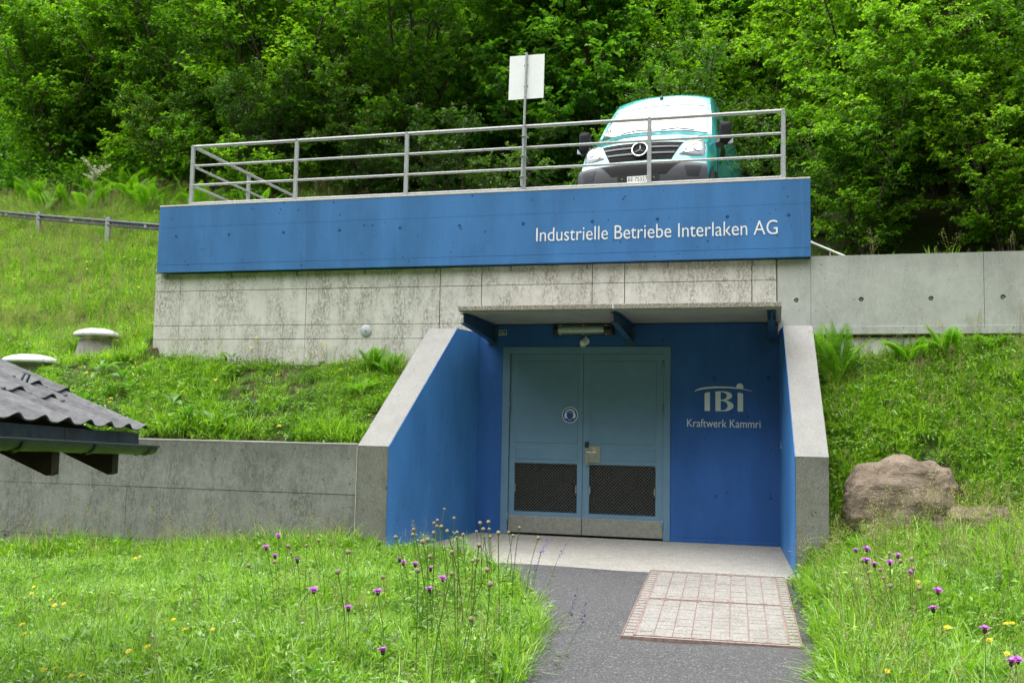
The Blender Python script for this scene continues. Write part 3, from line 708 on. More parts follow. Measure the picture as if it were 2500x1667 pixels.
# ------------------------------------------------------------------ steel framed cover in the path
M['rust'] = plain('rusty_steel', (.25,.17,.145), .8, .2, .25, 25, dirt=((.19,.14,.12), .5))
M['infill'] = concrete('cover_infill', (.27,.255,.228),(.235,.222,.198),(.145,.135,.115), stain=.35, streak=.1, pit=.7, seed=40., aggregate=.5)
T = thing('access_cover', 'rusty steel framed access cover with pale concrete cells in the path', 'access cover', (1.95,-3.8,-.14))
TLc, TRc, BLc, BRc = np.array([1.185,-2.325]), np.array([2.56,-2.325]), np.array([1.325,-5.30]), np.array([2.665,-5.24])
def cov(u, v): 
    q = (1-v)*((1-u)*TLc+u*TRc)+v*((1-u)*BLc+u*BRc); return q[0], q[1], -.09+.033*(q[1]+2.3)+.012
def cell(u0, u1, v0, v1, h0, h1):
    b = [cov(u0,v0),cov(u1,v0),cov(u1,v1),cov(u0,v1)]
    return MB().add([(p[0],p[1],p[2]+h0) for p in b]+[(p[0],p[1],p[2]+h1) for p in b], [(0,1,2,3),(4,7,6,5),(0,4,5,1),(1,5,6,2),(2,6,7,3),(3,7,4,0)])
part('tray', cell(0,1,0,1,-.06,.0145), M['rust'], T)
um, vm = .075, .022
def bar(u0,u1,v0,v1): part('frame_bar', cell(u0,u1,v0,v1,.0145,.0225), M['rust'], T)
ub = np.linspace(um, 1-um, 9); vb = [vm, .49, .505, 1-vm]
us, vsn = [], []
for half in ((vm+.004,.489),(.506,1-vm-.004)):
    vr = np.linspace(*half, 12)
    for i in range(8):
        for j in range(11):
            jit = random.uniform(-.0012,.0012)
            part('infill_tile', cell(ub[i]+.0034, ub[i+1]-.0034, vr[j]+.0010, vr[j+1]-.0010, .0145, .0195+jit), M['infill'], T)
for k in range(26):
    v0 = .006+.988*k/26
    for u0, u1 in ((.010,um-.010),(1-um+.010,.990)): part('edge_tile', cell(u0,u1,v0+.006,v0+.988/26-.006,.0145,.0190), M['infill'], T)
for k in range(18):
    u0 = um+(1-2*um)*k/18
    for v0, v1 in ((.004,vm-.006),(1-vm+.006,.996)): part('edge_tile', cell(u0+.003,u0+(1-2*um)/18-.003,v0,v1,.0145,.0190), M['infill'], T)
bar(0,.006,0,1); bar(.994,1,0,1); bar(.007,.993,0,.0022); bar(.007,.993,.9978,1)
bar(um-.007,um+.003,vm,1-vm); bar(1-um-.003,1-um+.007,vm,1-vm); bar(um+.004,1-um-.004,.4895,.4935); bar(um+.004,1-um-.004,.5015,.5055)
bar(um+.004,1-um-.004,vm-.003,vm+.002); bar(um+.004,1-um-.004,1-vm-.002,1-vm+.003)
for i in (1,3,5,7):
    for v in (vm+.006,.484,.510,1-vm-.006): part('lifting_slot', cell(ub[i]-.022,ub[i]+.022,v-.0035,v+.0035,.0145,.0235), M['rust'], T)

# ------------------------------------------------------------------ boulder and rocks
def mixv(n, l, c):   # coordinates warped a little so cracks wander
    w = n.new('ShaderNodeVectorMath'); w.operation = 'MULTIPLY_ADD'; l.new(noise(n, l, c, 3, 4, .6, 'Color'), w.inputs[0]); w.inputs[1].default_value = (.5,.5,.5); l.new(c, w.inputs[2]); return w.outputs[0]
def rockmat(name, a, b, c2, seed):
    m, n, l, p = new_mat(name); c = mapping(n, l, coords(n), (1,1,1), (seed,0,seed))
    big = noise(n, l, c, 2.6, 7, .65); s = noise(n, l, mapping(n, l, c, (1,1,3.2)), 5, 8, .7); f = noise(n, l, c, 38, 4, .7)
    col = mixc(n, l, ramp2(n, l, big, .38, .62), a, b)
    col = mixc(n, l, math_(n, l, 'MULTIPLY', ramp2(n, l, s, .52, .70), .75), col, c2)
    cr = n.new('ShaderNodeTexVoronoi'); cr.feature = 'DISTANCE_TO_EDGE'; cr.inputs['Scale'].default_value = 3.1; l.new(mapping(n, l, mixv(n, l, c), (1,1,1.9)), cr.inputs['Vector'])
    crk = ramp2(n, l, cr.outputs['Distance'], .0, .045)
    col = mixc(n, l, math_(n, l, 'MULTIPLY', math_(n, l, 'SUBTRACT', 1.0, crk), .16), col, tuple(x*.6 for x in c2))
    col = mixc(n, l, math_(n, l, 'MULTIPLY', ramp2(n, l, noise(n, l, c, 7, 6, .75), .58, .70), .55), col, (.26,.25,.22))
    col = mixc(n, l, math_(n, l, 'MULTIPLY', ramp2(n, l, f, .55, .8), .4), col, tuple(min(1,x*1.5) for x in a))
    l.new(col, p.inputs['Base Color']); setp(p, Roughness=.9); p.inputs['Specular IOR Level'].default_value = .2
    bump(n, l, math_(n, l, 'ADD', math_(n, l, 'ADD', s, math_(n, l, 'MULTIPLY', f, .45)), math_(n, l, 'MULTIPLY', crk, .2)), p, 1.0, .04); return m
M['rock'] = rockmat('brown_rock', (.255,.200,.148), (.180,.140,.100), (.075,.062,.048), 2.)
from mathutils import noise as mnoise
def rock(name, lab, c, size, seed, rz=0., cut=.0):
    bm = bmesh.new(); bmesh.ops.create_icosphere(bm, subdivisions=5, radius=1)
    ca, sa = math.cos(rz), math.sin(rz); rr = random.Random(seed); planes = [(Vector((rr.gauss(0,1),rr.gauss(0,1),rr.gauss(0,1))).normalized(), rr.uniform(.84,.97)) for _ in range(9)]
    for v in bm.verts:
        p = v.co.copy()
        for pn, pd in planes:
            ex = p.dot(pn)-pd
            if ex > 0: p = p-pn*ex*.93
        q = p*1.1+Vector((seed*3.1, seed, seed*1.7))
        d = 1.12+.14*mnoise.noise(q)+.10*mnoise.noise(q*2.3)+.07*mnoise.noise(q*5)+.045*mnoise.noise(q*11)+.02*mnoise.noise(q*25)
        # flattened, slabby faces
        e = Vector((math.copysign(abs(p.x)**.86, p.x), math.copysign(abs(p.y)**.9, p.y), math.copysign(abs(p.z)**.84, p.z)))
        e = e*d; e.z -= .06*mnoise.noise(Vector((p.x*1.5, p.y*1.5, p.z*7+seed)))
        x, y, z = e.x*size[0], e.y*size[1], e.z*size[2]
        x += z*cut
        v.co = Vector((x*ca-y*sa, x*sa+y*ca, z))
    me = bpy.data.meshes.new(name); bm.to_mesh(me); bm.free(); me.materials.append(M['rock'])
    me.polygons.foreach_set('use_smooth', [True]*len(me.polygons))
    o = bpy.data.objects.new(name, me); COL.objects.link(o); o.location = c; o['label'] = lab; o['category'] = 'rock'; return o
rock('boulder', 'large brown boulder in the grassy bank beside the wing wall', (3.70,-1.72,.70), (.53,.47,.43), 1.3, -.08, .12)
rock('rock', 'half buried brown rock low in the bank right of the boulder', (4.42,-2.08,.46), (.34,.25,.24), 4.1)
rock('rock', 'small grey brown rock in the grass below the boulder', (3.55,-2.30,.32), (.22,.16,.13), 6.2)
rock('rock', 'smaller brown rock beside the half buried one', (4.12,-2.18,.42), (.20,.15,.16), 8.2)
rock('rock', 'pale stone lying on the left bank near big leaved plants', (-5.55,-1.06,1.70), (.10,.07,.06), 9.2)
rock('rock', 'pale stone at the foot of the concrete wall corner', (-6.15,-.20,2.20), (.09,.06,.05), 3.2)

# ------------------------------------------------------------------ corrugated shed roof close to the viewer
M['sheet'] = plain('weathered_fibre_cement', (.092,.091,.092), .8, 0, .22, 22, .3, .5, dirt=((.04,.036,.032), .6))
M['sheet2'] = plain('weathered_fibre_cement_pale', (.118,.117,.118), .8, 0, .22, 25, .3, .5, dirt=((.04,.036,.032), .5))
M['copper'] = plain('tarnished_sheet_metal', (.075,.092,.105), .38, .55, .3, 9, .5, dirt=((.10,.060,.045), .5))
M['gutter'] = plain('dark_gutter', (.035,.050,.052), .38, .5, .2, 12)
M['timber'] = plain('dark_timber', (.045,.030,.020), .8, 0, .3, 18, dirt=((.02,.014,.01), .5))
T = thing('shed', 'shed roof of grey corrugated sheets with dark gutter and timber rafters', 'shed', (-2.4,-8.9,0))
E0 = np.array([-1.045,-9.058,1.395]); ed = np.array([-.2158,.9764,-.039]); pit_ = .2478
up_ = nrm(np.array([-.976,-.216,.44])); nr = nrm(np.cross(ed, up_)); nr = nr if nr[2] > 0 else -nr
def roof(a, b, h=0.): return E0+ed*a+up_*b+nr*h       # a along the eave, b up the slope
def wavep(t):   # one corrugation: flat trough, round crest
    c = (math.cos(2*math.pi*t)+1)/2; return c**1.8
TILE = .62; amp = .034
aN = 6*pit_+.055
for c in range(-7, 7):
    for r in range(0, 5):
        a0 = c*pit_-pit_*.5+(-.0); sh = (c % 2)*.0
        b0 = r*TILE-.03-(.06*c % .3); b1 = b0+TILE+.09
        if r == 0: b0 = -.03
        rows = []
        for bb, hh in ((b0, .026), (b0+.12, .018), (b1, .0)):
            row = []
            for t in np.linspace(0, 1, 13):
                a = a0+pit_*1.06*t
                if c == 6: a = min(a, aN)
                row.append(roof(a, bb, amp*wavep((a-a0)/pit_-.5)+hh+.004))
            rows.append(row)
        G = np.array(rows); low = G-nr*.008
        mb = MB().grid(G).grid(low[::-1])
        mb.grid(np.array([G[0], low[0]]), False).grid(np.array([low[:, -1], G[:, -1]]), False)
        part('roof_sheet', mb, M['sheet'] if (c+r) % 2 else M['sheet2'], T, recalc=False)
for a, b in ((4*pit_,.28),(5*pit_,.40),(2*pit_,.36),(3*pit_,.9),(5*pit_,1.0),(4*pit_+.02,.62)):
    q = roof(a, b, amp+.012); part('screw_cap', MB().lathe([(0,.012),(.012,.010),(.014,0)], tuple(q), 'z', 8), M['black'], T)
q = roof(4*pit_+.08,.60,.02); part('roof_hook', MB().tube([q, q+nr*.07, q+nr*.07-up_*.03, q-up_*.035+nr*.01], .008, 6), M['gutter'], T)
hz = np.array([0,0,1.]); ou = -nrm(np.array([-.976,-.216,0]))
# eave flashing and gutter
L0, L1e = -7*pit_, aN-.02
def line(a, out, dz): return E0+ed*a+ou*out+hz*dz
mb = MB(); segs = np.arange(L0, L1e, .33)
for k, a in enumerate(segs):
    b = min(a+.33, L1e); w = .002*(k % 2)
    mb2 = MB().add([line(a,-.01+w,-.005),line(b,-.01+w,-.005),line(b,.0+w,-.105),line(a,.0+w,-.105),line(a,-.02,-.005),line(b,-.02,-.005),line(b,-.012,-.105),line(a,-.012,-.105)],
        [(0,1,2,3),(4,7,6,5),(0,4,5,1),(3,2,6,7),(0,3,7,4),(1,5,6,2)])
    part('flashing', mb2, M['copper'], T)
GA = aN+.02; gr = .062
def gut(a, t, r): return line(a, .045+r*math.cos(t), -.088+r*math.sin(t)*.82)
tt = np.linspace(math.pi, 2*math.pi, 14)
mb = MB().grid([[gut(a,t,gr) for t in tt] for a in np.linspace(L0, GA, 12)]).grid([[gut(a,t,gr-.003) for t in tt] for a in np.linspace(L0, GA, 12)])
mb.add([gut(GA,t,gr) for t in tt], [tuple(range(14))])
G_ = part('gutter', mb, M['gutter'], T, recalc=False)
part('gutter_bead', MB().tube([gut(a, 2*math.pi, gr+.003)+hz*.004 for a in np.linspace(L0, GA, 8)], .0075, 8), M['gutter'], G_)
for a in (aN-.10, aN-.84, aN-1.58, aN-2.3):
    P = [gut(a, t, gr+.006) for t in np.linspace(math.pi*.98, 2.03*math.pi, 16)]
    mb = MB(); mb.grid([[p-ed*.016 for p in P], [p+ed*.016 for p in P]], False).grid([[p-ed*.016-hz*.004 for p in P], [p+ed*.016-hz*.004 for p in P]], False)
    part('gutter_bracket', mb, M['black'], G_, recalc=False)
for a in (aN-.30, aN-1.02, aN-1.74, aN-2.46):
    pl = [(.02,-.03),(.02,-.215),(.045,-.235),(2.2,-.235),(2.2,-.03)]
    pts_ = []
    mb = MB().prism(pl, (0,1), lambda u,v,h: tuple(E0+ed*(a-.04+.08*h)+nrm(np.array([-.976,-.216,0]))*u+hz*(u*.44+v-.045)))
    part('rafter', mb, M['timber'], T)
w0 = E0+nrm(np.array([-.976,-.216,0]))*1.15; wi = nrm(np.array([-.976,-.216,0]))
for k in range(14):
    a = L0+.02+k*.25
    if a+.25 > aN-.2: break
    V = [w0+ed*a, w0+ed*(a+.24), w0+ed*(a+.24)+wi*.03, w0+ed*a+wi*.03]
    V2 = [tuple(v*np.array([1,1,0])+np.array([0,0,-.6])) for v in V]+[tuple(v*np.array([1,1,0])+np.array([0,0,1.75])) for v in V]
    part('wall_board', MB().add(V2, [(0,1,2,3),(4,7,6,5),(0,4,5,1),(1,5,6,2),(2,6,7,3),(3,7,4,0)]), M['timber'], T)
# ------------------------------------------------------------------ the van on the deck
M['van'] = plain('turquoise_paint', (.030,.385,.395), .28, 0, .02, 3, .5, coat=1.0)
M['van'].node_tree.nodes['Principled BSDF'].inputs['Coat IOR'].default_value = 1.9
M['bumper'] = plain('bumper_plastic', (.045,.048,.052), .55, 0, .06, 20)
M['glass'] = plain('windscreen_glass', (.030,.036,.038), .02, 0, .02, 3, 1.0, coat=1.0)
M['glass'].node_tree.nodes['Principled BSDF'].inputs['IOR'].default_value = 1.9
M['lamp_glass'] = plain('headlamp_glass', (.34,.36,.37), .06, .25, .12, 18, .8, coat=1.0)
M['chrome'] = plain('chrome', (.72,.73,.74), .12, 1.0, .03)
M['slat'] = plain('grille_slat_grey', (.11,.115,.12), .45, .3)
M['mesh_wire'] = plain('grille_wire', (.05,.05,.05), .5)
M['mat_black'] = plain('matt_black_plastic', (.012,.012,.013), .7, 0, .05, 20, .2)
M['tyre'] = plain('tyre_rubber', (.018,.018,.018), .9)
DECK = 4.54
VAN = thing('van', 'turquoise delivery van parked behind the railing on the deck', 'van', (.555,1.15,DECK))
VA = math.radians(4.2)
def vw(x, s, z):   # van coords: x to the viewer's right, s backwards from the nose, z up
    return np.array([.555+x*math.cos(VA)+s*math.sin(VA), 1.13+s*math.cos(VA)-x*math.sin(VA), DECK+z])
ST = np.array([  # s, z, half width, sweep back at the edge, drop at the edge
 (.14,.24,.88,.26,.0),(.03,.33,.93,.26,.0),(.00,.48,.95,.25,.0),(.02,.66,.95,.24,.0),(.07,.745,.94,.25,.0),(.12,.92,.925,.28,.0),
 (.18,1.075,.905,.32,-.0),(.25,1.135,.895,.33,.0),(.58,1.29,.895,.26,.02),(.97,1.47,.895,.17,.05),(1.32,1.79,.855,.14,.035),(1.63,2.085,.80,.12,.045),
 (1.84,2.275,.765,.10,.06),(2.12,2.425,.755,.06,.085),(2.75,2.50,.765,.0,.09),(5.6,2.49,.775,.0,.10),(5.80,2.40,.775,-.02,.10),(5.90,2.1,.80,-.02,.05),(5.95,.40,.93,-.05,.0)])
def stv(u):
    u = min(max(u, 0), len(ST)-1.0001); i = int(u); t = u-i
    p = [ST[min(max(i+k, 0), len(ST)-1)] for k in (-1,0,1,2)]
    return .5*((2*p[1])+(-p[0]+p[2])*t+(2*p[0]-5*p[1]+4*p[2]-p[3])*t*t+(-p[0]+3*p[1]-3*p[2]+p[3])*t**3)
def S(u, v, off=0.):
    def base(u, v):
        s, z, w, b, d = stv(u); a = abs(v)**2.6
        return np.array([w*v, s+b*a, z-d*a])
    p = base(u, v)
    if off:
        e = 1e-3; du = base(min(u+e, 17.9), v)-base(u-e, v); dv = base(u, v+e)-base(u, v-e)
        n = np.cross(dv, du); n = n/np.linalg.norm(n)
        ref = np.array([.3*v, -.6, .6]) if u < 13 else np.array([0,0,1])
        if n @ ref < 0: n = -n
        p = p+n*off
    return vw(*p)
us_ = np.concatenate([np.arange(0,14,.2), np.arange(14,18.01,.25)]); vs_ = np.linspace(-1,1,33)
mb = MB().grid([[S(u,v) for v in vs_] for u in us_])
# sides: from the shoulder line down to the sill
edge = np.array([[*(lambda q: (q[0], q[1]+q[3], q[2]-q[4], ))(np.array([stv(u)[2], stv(u)[0], stv(u)[1], stv(u)[3], stv(u)[4]]))] for u in np.arange(0,17.01,.1)])
k0 = np.argmax(edge[:,2] > .70)
es = edge[k0:]; ss = np.maximum.accumulate(es[:,1]+np.arange(len(es))*1e-6)
def side_pt(s, f, sg, off=0.):
    w = np.interp(s, ss, es[:,0]); zt = np.interp(s, ss, es[:,2]); z = zt+(.28-zt)*f
    full = .945+.045*math.sin(max(0,min(1,(z-.2)/1.5))*math.pi) if z < 1.5 else .96
    zb = 1.35
    if z > zb: x = w+(.975-w)*((zt-z)/max(zt-zb,.01))**.75 if zt > zb else w
    else: x = max(w if f < .02 else 0, .975+.012*math.sin((zb-z)/1.07*math.pi))
    if zt <= zb: x = w+(.982-w)*min(1, f*3)**.6
    nose = np.clip((s-.25)/.35, 0, 1); x = x*(.965+.035*nose**.5)
    return vw(sg*(x+off), s, z)
sS = np.concatenate([np.linspace(ss[0], 1.2, 16), np.linspace(1.3, 5.93, 24)])
for sg in (-1, 1): mb.grid([[side_pt(s, f, sg) for f in np.linspace(0,1,18)] for s in sS])
body = part('body', mb, M['van'], VAN, recalc=False)
def patch(quad, off, nu=8, nv=14, skirt=.012):
    (a, b, c, d) = [np.array(q, float) for q in quad]   # (u,v): bottom-left, bottom-right, top-right, top-left
    G = []
    for i in np.linspace(0,1,nu):
        row = []
        for j in np.linspace(0,1,nv):
            q = (1-i)*((1-j)*a+j*b)+i*((1-j)*d+j*c); row.append((q[0], q[1]))
        G.append(row)
    top = np.array([[S(u,v,off) for u,v in r] for r in G]); low = np.array([[S(u,v,off-skirt) for u,v in r] for r in G])
    mb = MB().grid(top)
    for e0, e1 in ((top[0],low[0]),(low[-1],top[-1]),(low[:,0],top[:,0]),(top[:,-1],low[:,-1])): mb.grid(np.array([e0,e1]), False)
    return mb
P_ = lambda n, q, off, m, par=VAN, **k: part(n, patch(q, off, **k), M[m], par, recalc=False)
bmp = P_('bumper', [(0.05,-1.0),(0.05,1.0),(3.75,1.0),(3.75,-1.0)], .028, 'bumper', nu=16, nv=33, skirt=.035)
for sg in (-1,1):
    part('bumper_side', MB().grid([[side_pt(s, f, sg, .022) for f in np.linspace(.42+.0*s,1,8)] for s in np.linspace(.30,.66,6)]), M['bumper'], VAN, recalc=False)
P_('air_intake', [(2.35,-.42),(2.35,.42),(3.5,.62),(3.5,-.62)], .031, 'dark', bmp)
for sg in (-1,1):
    q = [(2.25,sg*.72),(2.25,sg*.88),(3.1,sg*.92),(3.1,sg*.68)]
    P_('fog_lamp_blank', q if sg > 0 else [q[1],q[0],q[3],q[2]], .032, 'black', bmp, nu=5, nv=6)
ring = [S(2.0,.12,.03)]
grl = P_('grille', [(4.32,-.49),(4.32,.49),(5.98,.665),(5.98,-.665)], .010, 'dark')
for u, w in ((4.85,.535),(5.42,.595)):
    pts = [S(u, v, .020) for v in np.linspace(-w, w, 17)]
    P_('grille_slat', [(u-.075,-w+.01),(u-.075,w-.01),(u+.075,w+.01),(u+.075,-w-.01)], .024, 'slat', grl, nu=4)
# fine honeycomb wires between the slats
mbw_ = MB()
for u in (4.55,5.13,5.70):
    for ph in (0,1):
        mbw_.tube([S(u+(.08 if (k+ph) % 2 else -.08), v, .014) for k, v in enumerate(np.linspace(-.48-.1*(u-4.5),.48+.1*(u-4.5),40))], .0016, 4, False)
part('grille_mesh', mbw_, M['mesh_wire'], grl)
frm = []
c0 = S(5.12,-.0,.055); ax = nrm(S(5.12,.1,.055)-S(5.12,-.1,.055)); n0 = nrm(S(5.12,0,.1)-S(5.12,0,.0)); az = nrm(np.cross(ax, n0)); az = az if az[2] > 0 else -az
star = part('emblem', MB().tube([c0+.112*(ax*math.cos(t)+az*math.sin(t)) for t in np.linspace(0,2*math.pi,33)], .0125, 8, False), M['chrome'], VAN)
for k in range(3):
    t = math.pi/2+k*2*math.pi/3; e = ax*math.cos(t)+az*math.sin(t); pz = np.cross(e, n0)
    V = [c0+e*.108-n0*.002, c0+pz*.020, c0-pz*.020, c0+n0*.016]
    part('emblem_spoke', MB().add(V, [(0,1,3),(0,3,2),(0,2,1),(1,2,3)]), M['chrome'], star)
part('emblem_back', MB().lathe([(0,0),(.122,0)], (0,0,0), 'z', 24).mesh('emblem_back'), M['dark'], star).matrix_basis = Matrix.Translation(Vector(c0-n0*.012)-Vector(root_loc(star)))@Vector(n0).to_track_quat('Z','Y').to_matrix().to_4x4()
# headlamps
def Sx(u, v, off): return S(u, v, off)
for sg in (-1,1):
    outl = [(4.72,.60),(4.62,.78),(4.75,.965),(5.5,.992),(6.9,.985),(7.45,.92),(7.25,.83),(6.5,.73),(5.5,.65)]
    cu, cv = 5.75, .83; mb = MB(); V = [S(cu, sg*cv, .022)]; N_ = len(outl)
    rings = (.35,.7,.93,1.0); offs = (.022,.020,.016,.004)
    dense = []
    for a, b in zip(outl, outl[1:]+outl[:1]):
        for t in (0,.25,.5,.75): dense.append((a[0]+(b[0]-a[0])*t, a[1]+(b[1]-a[1])*t))
    nD = len(dense)
    for rg, of in zip(rings, offs):
        for (u, v) in dense: V.append(S(cu+(u-cu)*rg, sg*(cv+(v-cv)*rg), of))
    F = [(0,1+k,1+(k+1)%nD) for k in range(nD)]
    for r in range(3): F += [(1+r*nD+k,1+r*nD+(k+1)%nD,1+(r+1)*nD+(k+1)%nD,1+(r+1)*nD+k) for k in range(nD)]
    h = part('headlight', MB().add(V, F, True), M['lamp_glass'], VAN)
    for (u, v, r) in ((5.5,.86,.085),(5.05,.70,.045)):
        c = S(u, sg*v, .024); nn_ = nrm(S(u, sg*v, .05)-S(u, sg*v, .0))
        o = part('reflector', MB().lathe([(r,0),(r*.93,.006),(r*.8,.001),(r*.45,-.004),(0,-.006)], (0,0,0), 'z', 20).mesh('reflector'), M['chrome'], h)
        o.matrix_basis = Matrix.Translation(Vector(c)-Vector(root_loc(h)))@Vector(nn_).to_track_quat('Z','Y').to_matrix().to_4x4()
# bonnet seams
for sg in (-1,1):
    part('bonnet_seam', MB().tube([S(u, sg*v, .001) for u, v in zip(np.linspace(5.9,8.9,14), np.linspace(.66,.90,14))], .004, 5), M['black'], VAN)
part('bonnet_seam', MB().tube([S(6.05, v, .001) for v in np.linspace(-.66,.66,20)], .004, 5), M['black'], VAN)
ws = P_('windscreen', [(9.02,-.93),(9.02,.93),(11.05,.91),(11.05,-.91)], .004, 'glass', nu=14, nv=25, skirt=.01)
part('screen_seal', MB().tube([S(9.02,v,.006) for v in np.linspace(-.93,.93,20)]+[S(u,.93-.02*(u-9)/2,.006) for u in np.linspace(9.1,11.05,10)]+[S(11.05,v,.006) for v in np.linspace(.91,-.91,20)]+[S(u,-.93+.02*(u-9)/2,.006) for u in np.linspace(11,9.02,10)], .005, 5), M['black'], ws)
for v0, v1 in ((.15,.72),(-.55,.05)):
    part('wiper', MB().tube([S(9.05,v0,.02),S(9.13,(v0+v1)/2,.03),S(9.10,v1,.018)], .009, 6), M['black'], VAN)
# antenna
a0 = S(12.1,-.02,.0); part('antenna', MB().lathe([(.035,0),(.030,.025),(.014,.05),(0,.055)], tuple(a0), 'z', 12).tube([a0+[0,0,.05], a0+[.0,.06,.42]], .005, 6), M['black'], VAN)
# mirrors
for sg in (-1,1):
    c = (sg*1.105, 1.12, 1.43); mb = MB()
    pr = [(-.10,-.20),(-.085,-.235),(.085,-.235),(.105,-.19),(.11,.16),(.085,.205),(-.07,.205),(-.10,.17)]
    rows = []
    for sc, ds in ((.55,-.075),(.9,-.06),(1.0,-.02),(.97,.06)): rows.append([vw(c[0]+sg*a*sc*.85, c[1]+ds, c[2]+b*sc*.80) for a, b in pr+pr[:1]])
    mb.grid(rows); mb.add(rows[0][:-1], [tuple(range(8))]); mb.add(rows[-1][:-1], [tuple(range(8))])
    mo = part('mirror', mb, M['mat_black'], VAN)
    part('mirror_arm', MB().tube([vw(sg*.93,1.12,1.24), vw(sg*1.02,1.12,1.26), vw(sg*1.08,1.12,1.32)], [.07,.065,.06], 8), M['black'], mo)
    part('indicator', MB().add([vw(sg*1.15,1.05,1.235),vw(sg*1.225,1.08,1.25),vw(sg*1.225,1.09,1.33),vw(sg*1.18,1.05,1.27),vw(sg*1.15,1.13,1.235),vw(sg*1.225,1.14,1.25),vw(sg*1.225,1.14,1.33),vw(sg*1.18,1.13,1.27)], [(0,1,2,3),(4,7,6,5),(0,4,5,1),(1,5,6,2),(2,6,7,3),(3,7,4,0)]), M['lamp_glass'], mo)
# side windows, handles, wheels
for sg in (-1,1):
    part('side_window', MB().grid([[side_pt(s, f, sg, .006) for f in np.linspace(f0, .50, 6)] for s, f0 in ((1.42,.46),(1.6,.30),(1.8,.20),(2.1,.17),(2.3,.17))]), M['glass'], VAN, recalc=False)
    part('door_handle', MB().grid([[side_pt(s, f, sg, .03) for f in np.linspace(.645,.675,3)] for s in (2.10,2.15,2.25,2.3)]), M['black'], VAN, recalc=False)
    part('door_seam', MB().tube([side_pt(1.15, f, sg, .001) for f in np.linspace(.35,.95,8)], .005, 4), M['black'], VAN)
    part('rub_strip', MB().grid([[side_pt(s, f, sg, .015) for f in np.linspace(.80,.87,3)] for s in np.linspace(1.25,5.8,10)]), M['bumper'], VAN, recalc=False)
    for s in (.98, 4.65):
        w = part('wheel', MB().lathe([(.20,-.10),(.32,-.10),(.345,-.07),(.345,.07),(.32,.10),(.20,.10)], (0,0,0), 'x', 28).mesh('wheel'), M['tyre'], VAN)
        q = vw(sg*.86, s, .345); w.location = Vector(q)-root_loc(VAN)
        part('rim', MB().lathe([(.0,-.05*1),(.06,-.06),(.19,-.08),(.205,-.10)] if sg < 0 else [(.0,.05),(.06,.06),(.19,.08),(.205,.10)], tuple(q), 'x', 24), M['slat'], w)
        arch = []
        for t in np.linspace(-.15, math.pi+.15, 18):
            arch.append((s+.43*math.cos(t), .36+.43*math.sin(t)))
        part('wheel_arch', MB().prism(arch, (0,1), lambda a,b,h: tuple(vw(sg*(.80+.196*h), a, b))), M['black'], VAN)
part('underbody', MB().add([tuple(vw(x,s,z)) for z in (.22,.5) for s in (.5,5.8) for x in (-.8,.8)], [(0,1,3,2),(4,6,7,5),(0,4,5,1),(1,5,7,3),(3,7,6,2),(2,6,4,0)]), M['black'], VAN)
# number plate
pc = S(1.75,0,.04)
part('plate_holder', MB().add([tuple(vw(x,s,z)) for x in (-.30,.30) for s in (-.036,-.01) for z in (.425,.56)], [(0,1,3,2),(4,6,7,5),(0,4,5,1),(1,5,7,3),(3,7,6,2),(2,6,4,0)]), M['black'], VAN)
npl = part('licence_plate', MB().add([tuple(vw(x,s,z)) for x in (-.155,.155) for s in (-.046,-.037) for z in (.440,.528)], [(0,1,3,2),(4,6,7,5),(0,4,5,1),(1,5,7,3),(3,7,6,2),(2,6,4,0)]), M['white'], VAN)
tx = thing('tmp', '', '', (0,0,0)); text_parts('BE\u00b775327', -.142, .142, .456, .056, 0., M['black'], tx, 'character', .001)
for ch in list(tx.children):
    for v in ch.data.vertices:
        q = vw(v.co.x, -.0463+v.co.y, v.co.z); v.co = Vector(q)-root_loc(npl)
    ch.parent = npl
bpy.data.objects.remove(tx)
for sg in (-1,1): part('holder_screw', MB().lathe([(0,0),(.016,.0)], (0,0,0), 'y', 10).mesh('holder_screw'), M['chrome'], VAN).location = Vector(vw(sg*.235,-.038,.50))-root_loc(VAN)
# ------------------------------------------------------------------ vegetation
M['bark'] = plain('bark', (.085,.068,.050), .9, 0, .3, 20, .2, .6)
M['leaf_hazel'] = leafmat('hazel_leaves', (.028,.088,.006), (.092,.225,.012), (.26,.44,.035), .44)
M['leaf_maple'] = leafmat('maple_leaves', (.022,.080,.008), (.064,.185,.016), (.175,.350,.034), .42)
M['leaf_beech'] = leafmat('beech_leaves', (.022,.080,.006), (.072,.200,.011), (.215,.395,.030), .44, .40)
M['leaf_dog'] = leafmat('dogwood_leaves', (.020,.070,.009), (.050,.145,.014), (.130,.255,.030), .36)
M['blossom'] = plain('cream_blossom', (.70,.68,.50), .8)
def frusta(P0, P1, R0, R1, n=4):
    """many tapered prisms at once"""
    P0, P1 = np.asarray(P0), np.asarray(P1); d = nrm(P1-P0); ref = np.where(np.abs(d[:,2:3]) < .9, [[0,0,1.]], [[1.,0,0]])
    a = nrm(np.cross(d, ref)); b = np.cross(a, d); t = np.arange(n)*2*np.pi/n
    ring = a[:,None,:]*np.cos(t)[None,:,None]+b[:,None,:]*np.sin(t)[None,:,None]
    V = np.concatenate([P0[:,None]+ring*np.asarray(R0)[:,None,None], P1[:,None]+ring*np.asarray(R1)[:,None,None]], 1)
    k = np.arange(n); q = np.stack([k, (k+1)%n, n+(k+1)%n, n+k], -1)
    Q = (np.arange(len(P0))*2*n)[:,None,None]+q[None]
    return V.reshape(-1,3), Q.reshape(-1,4)
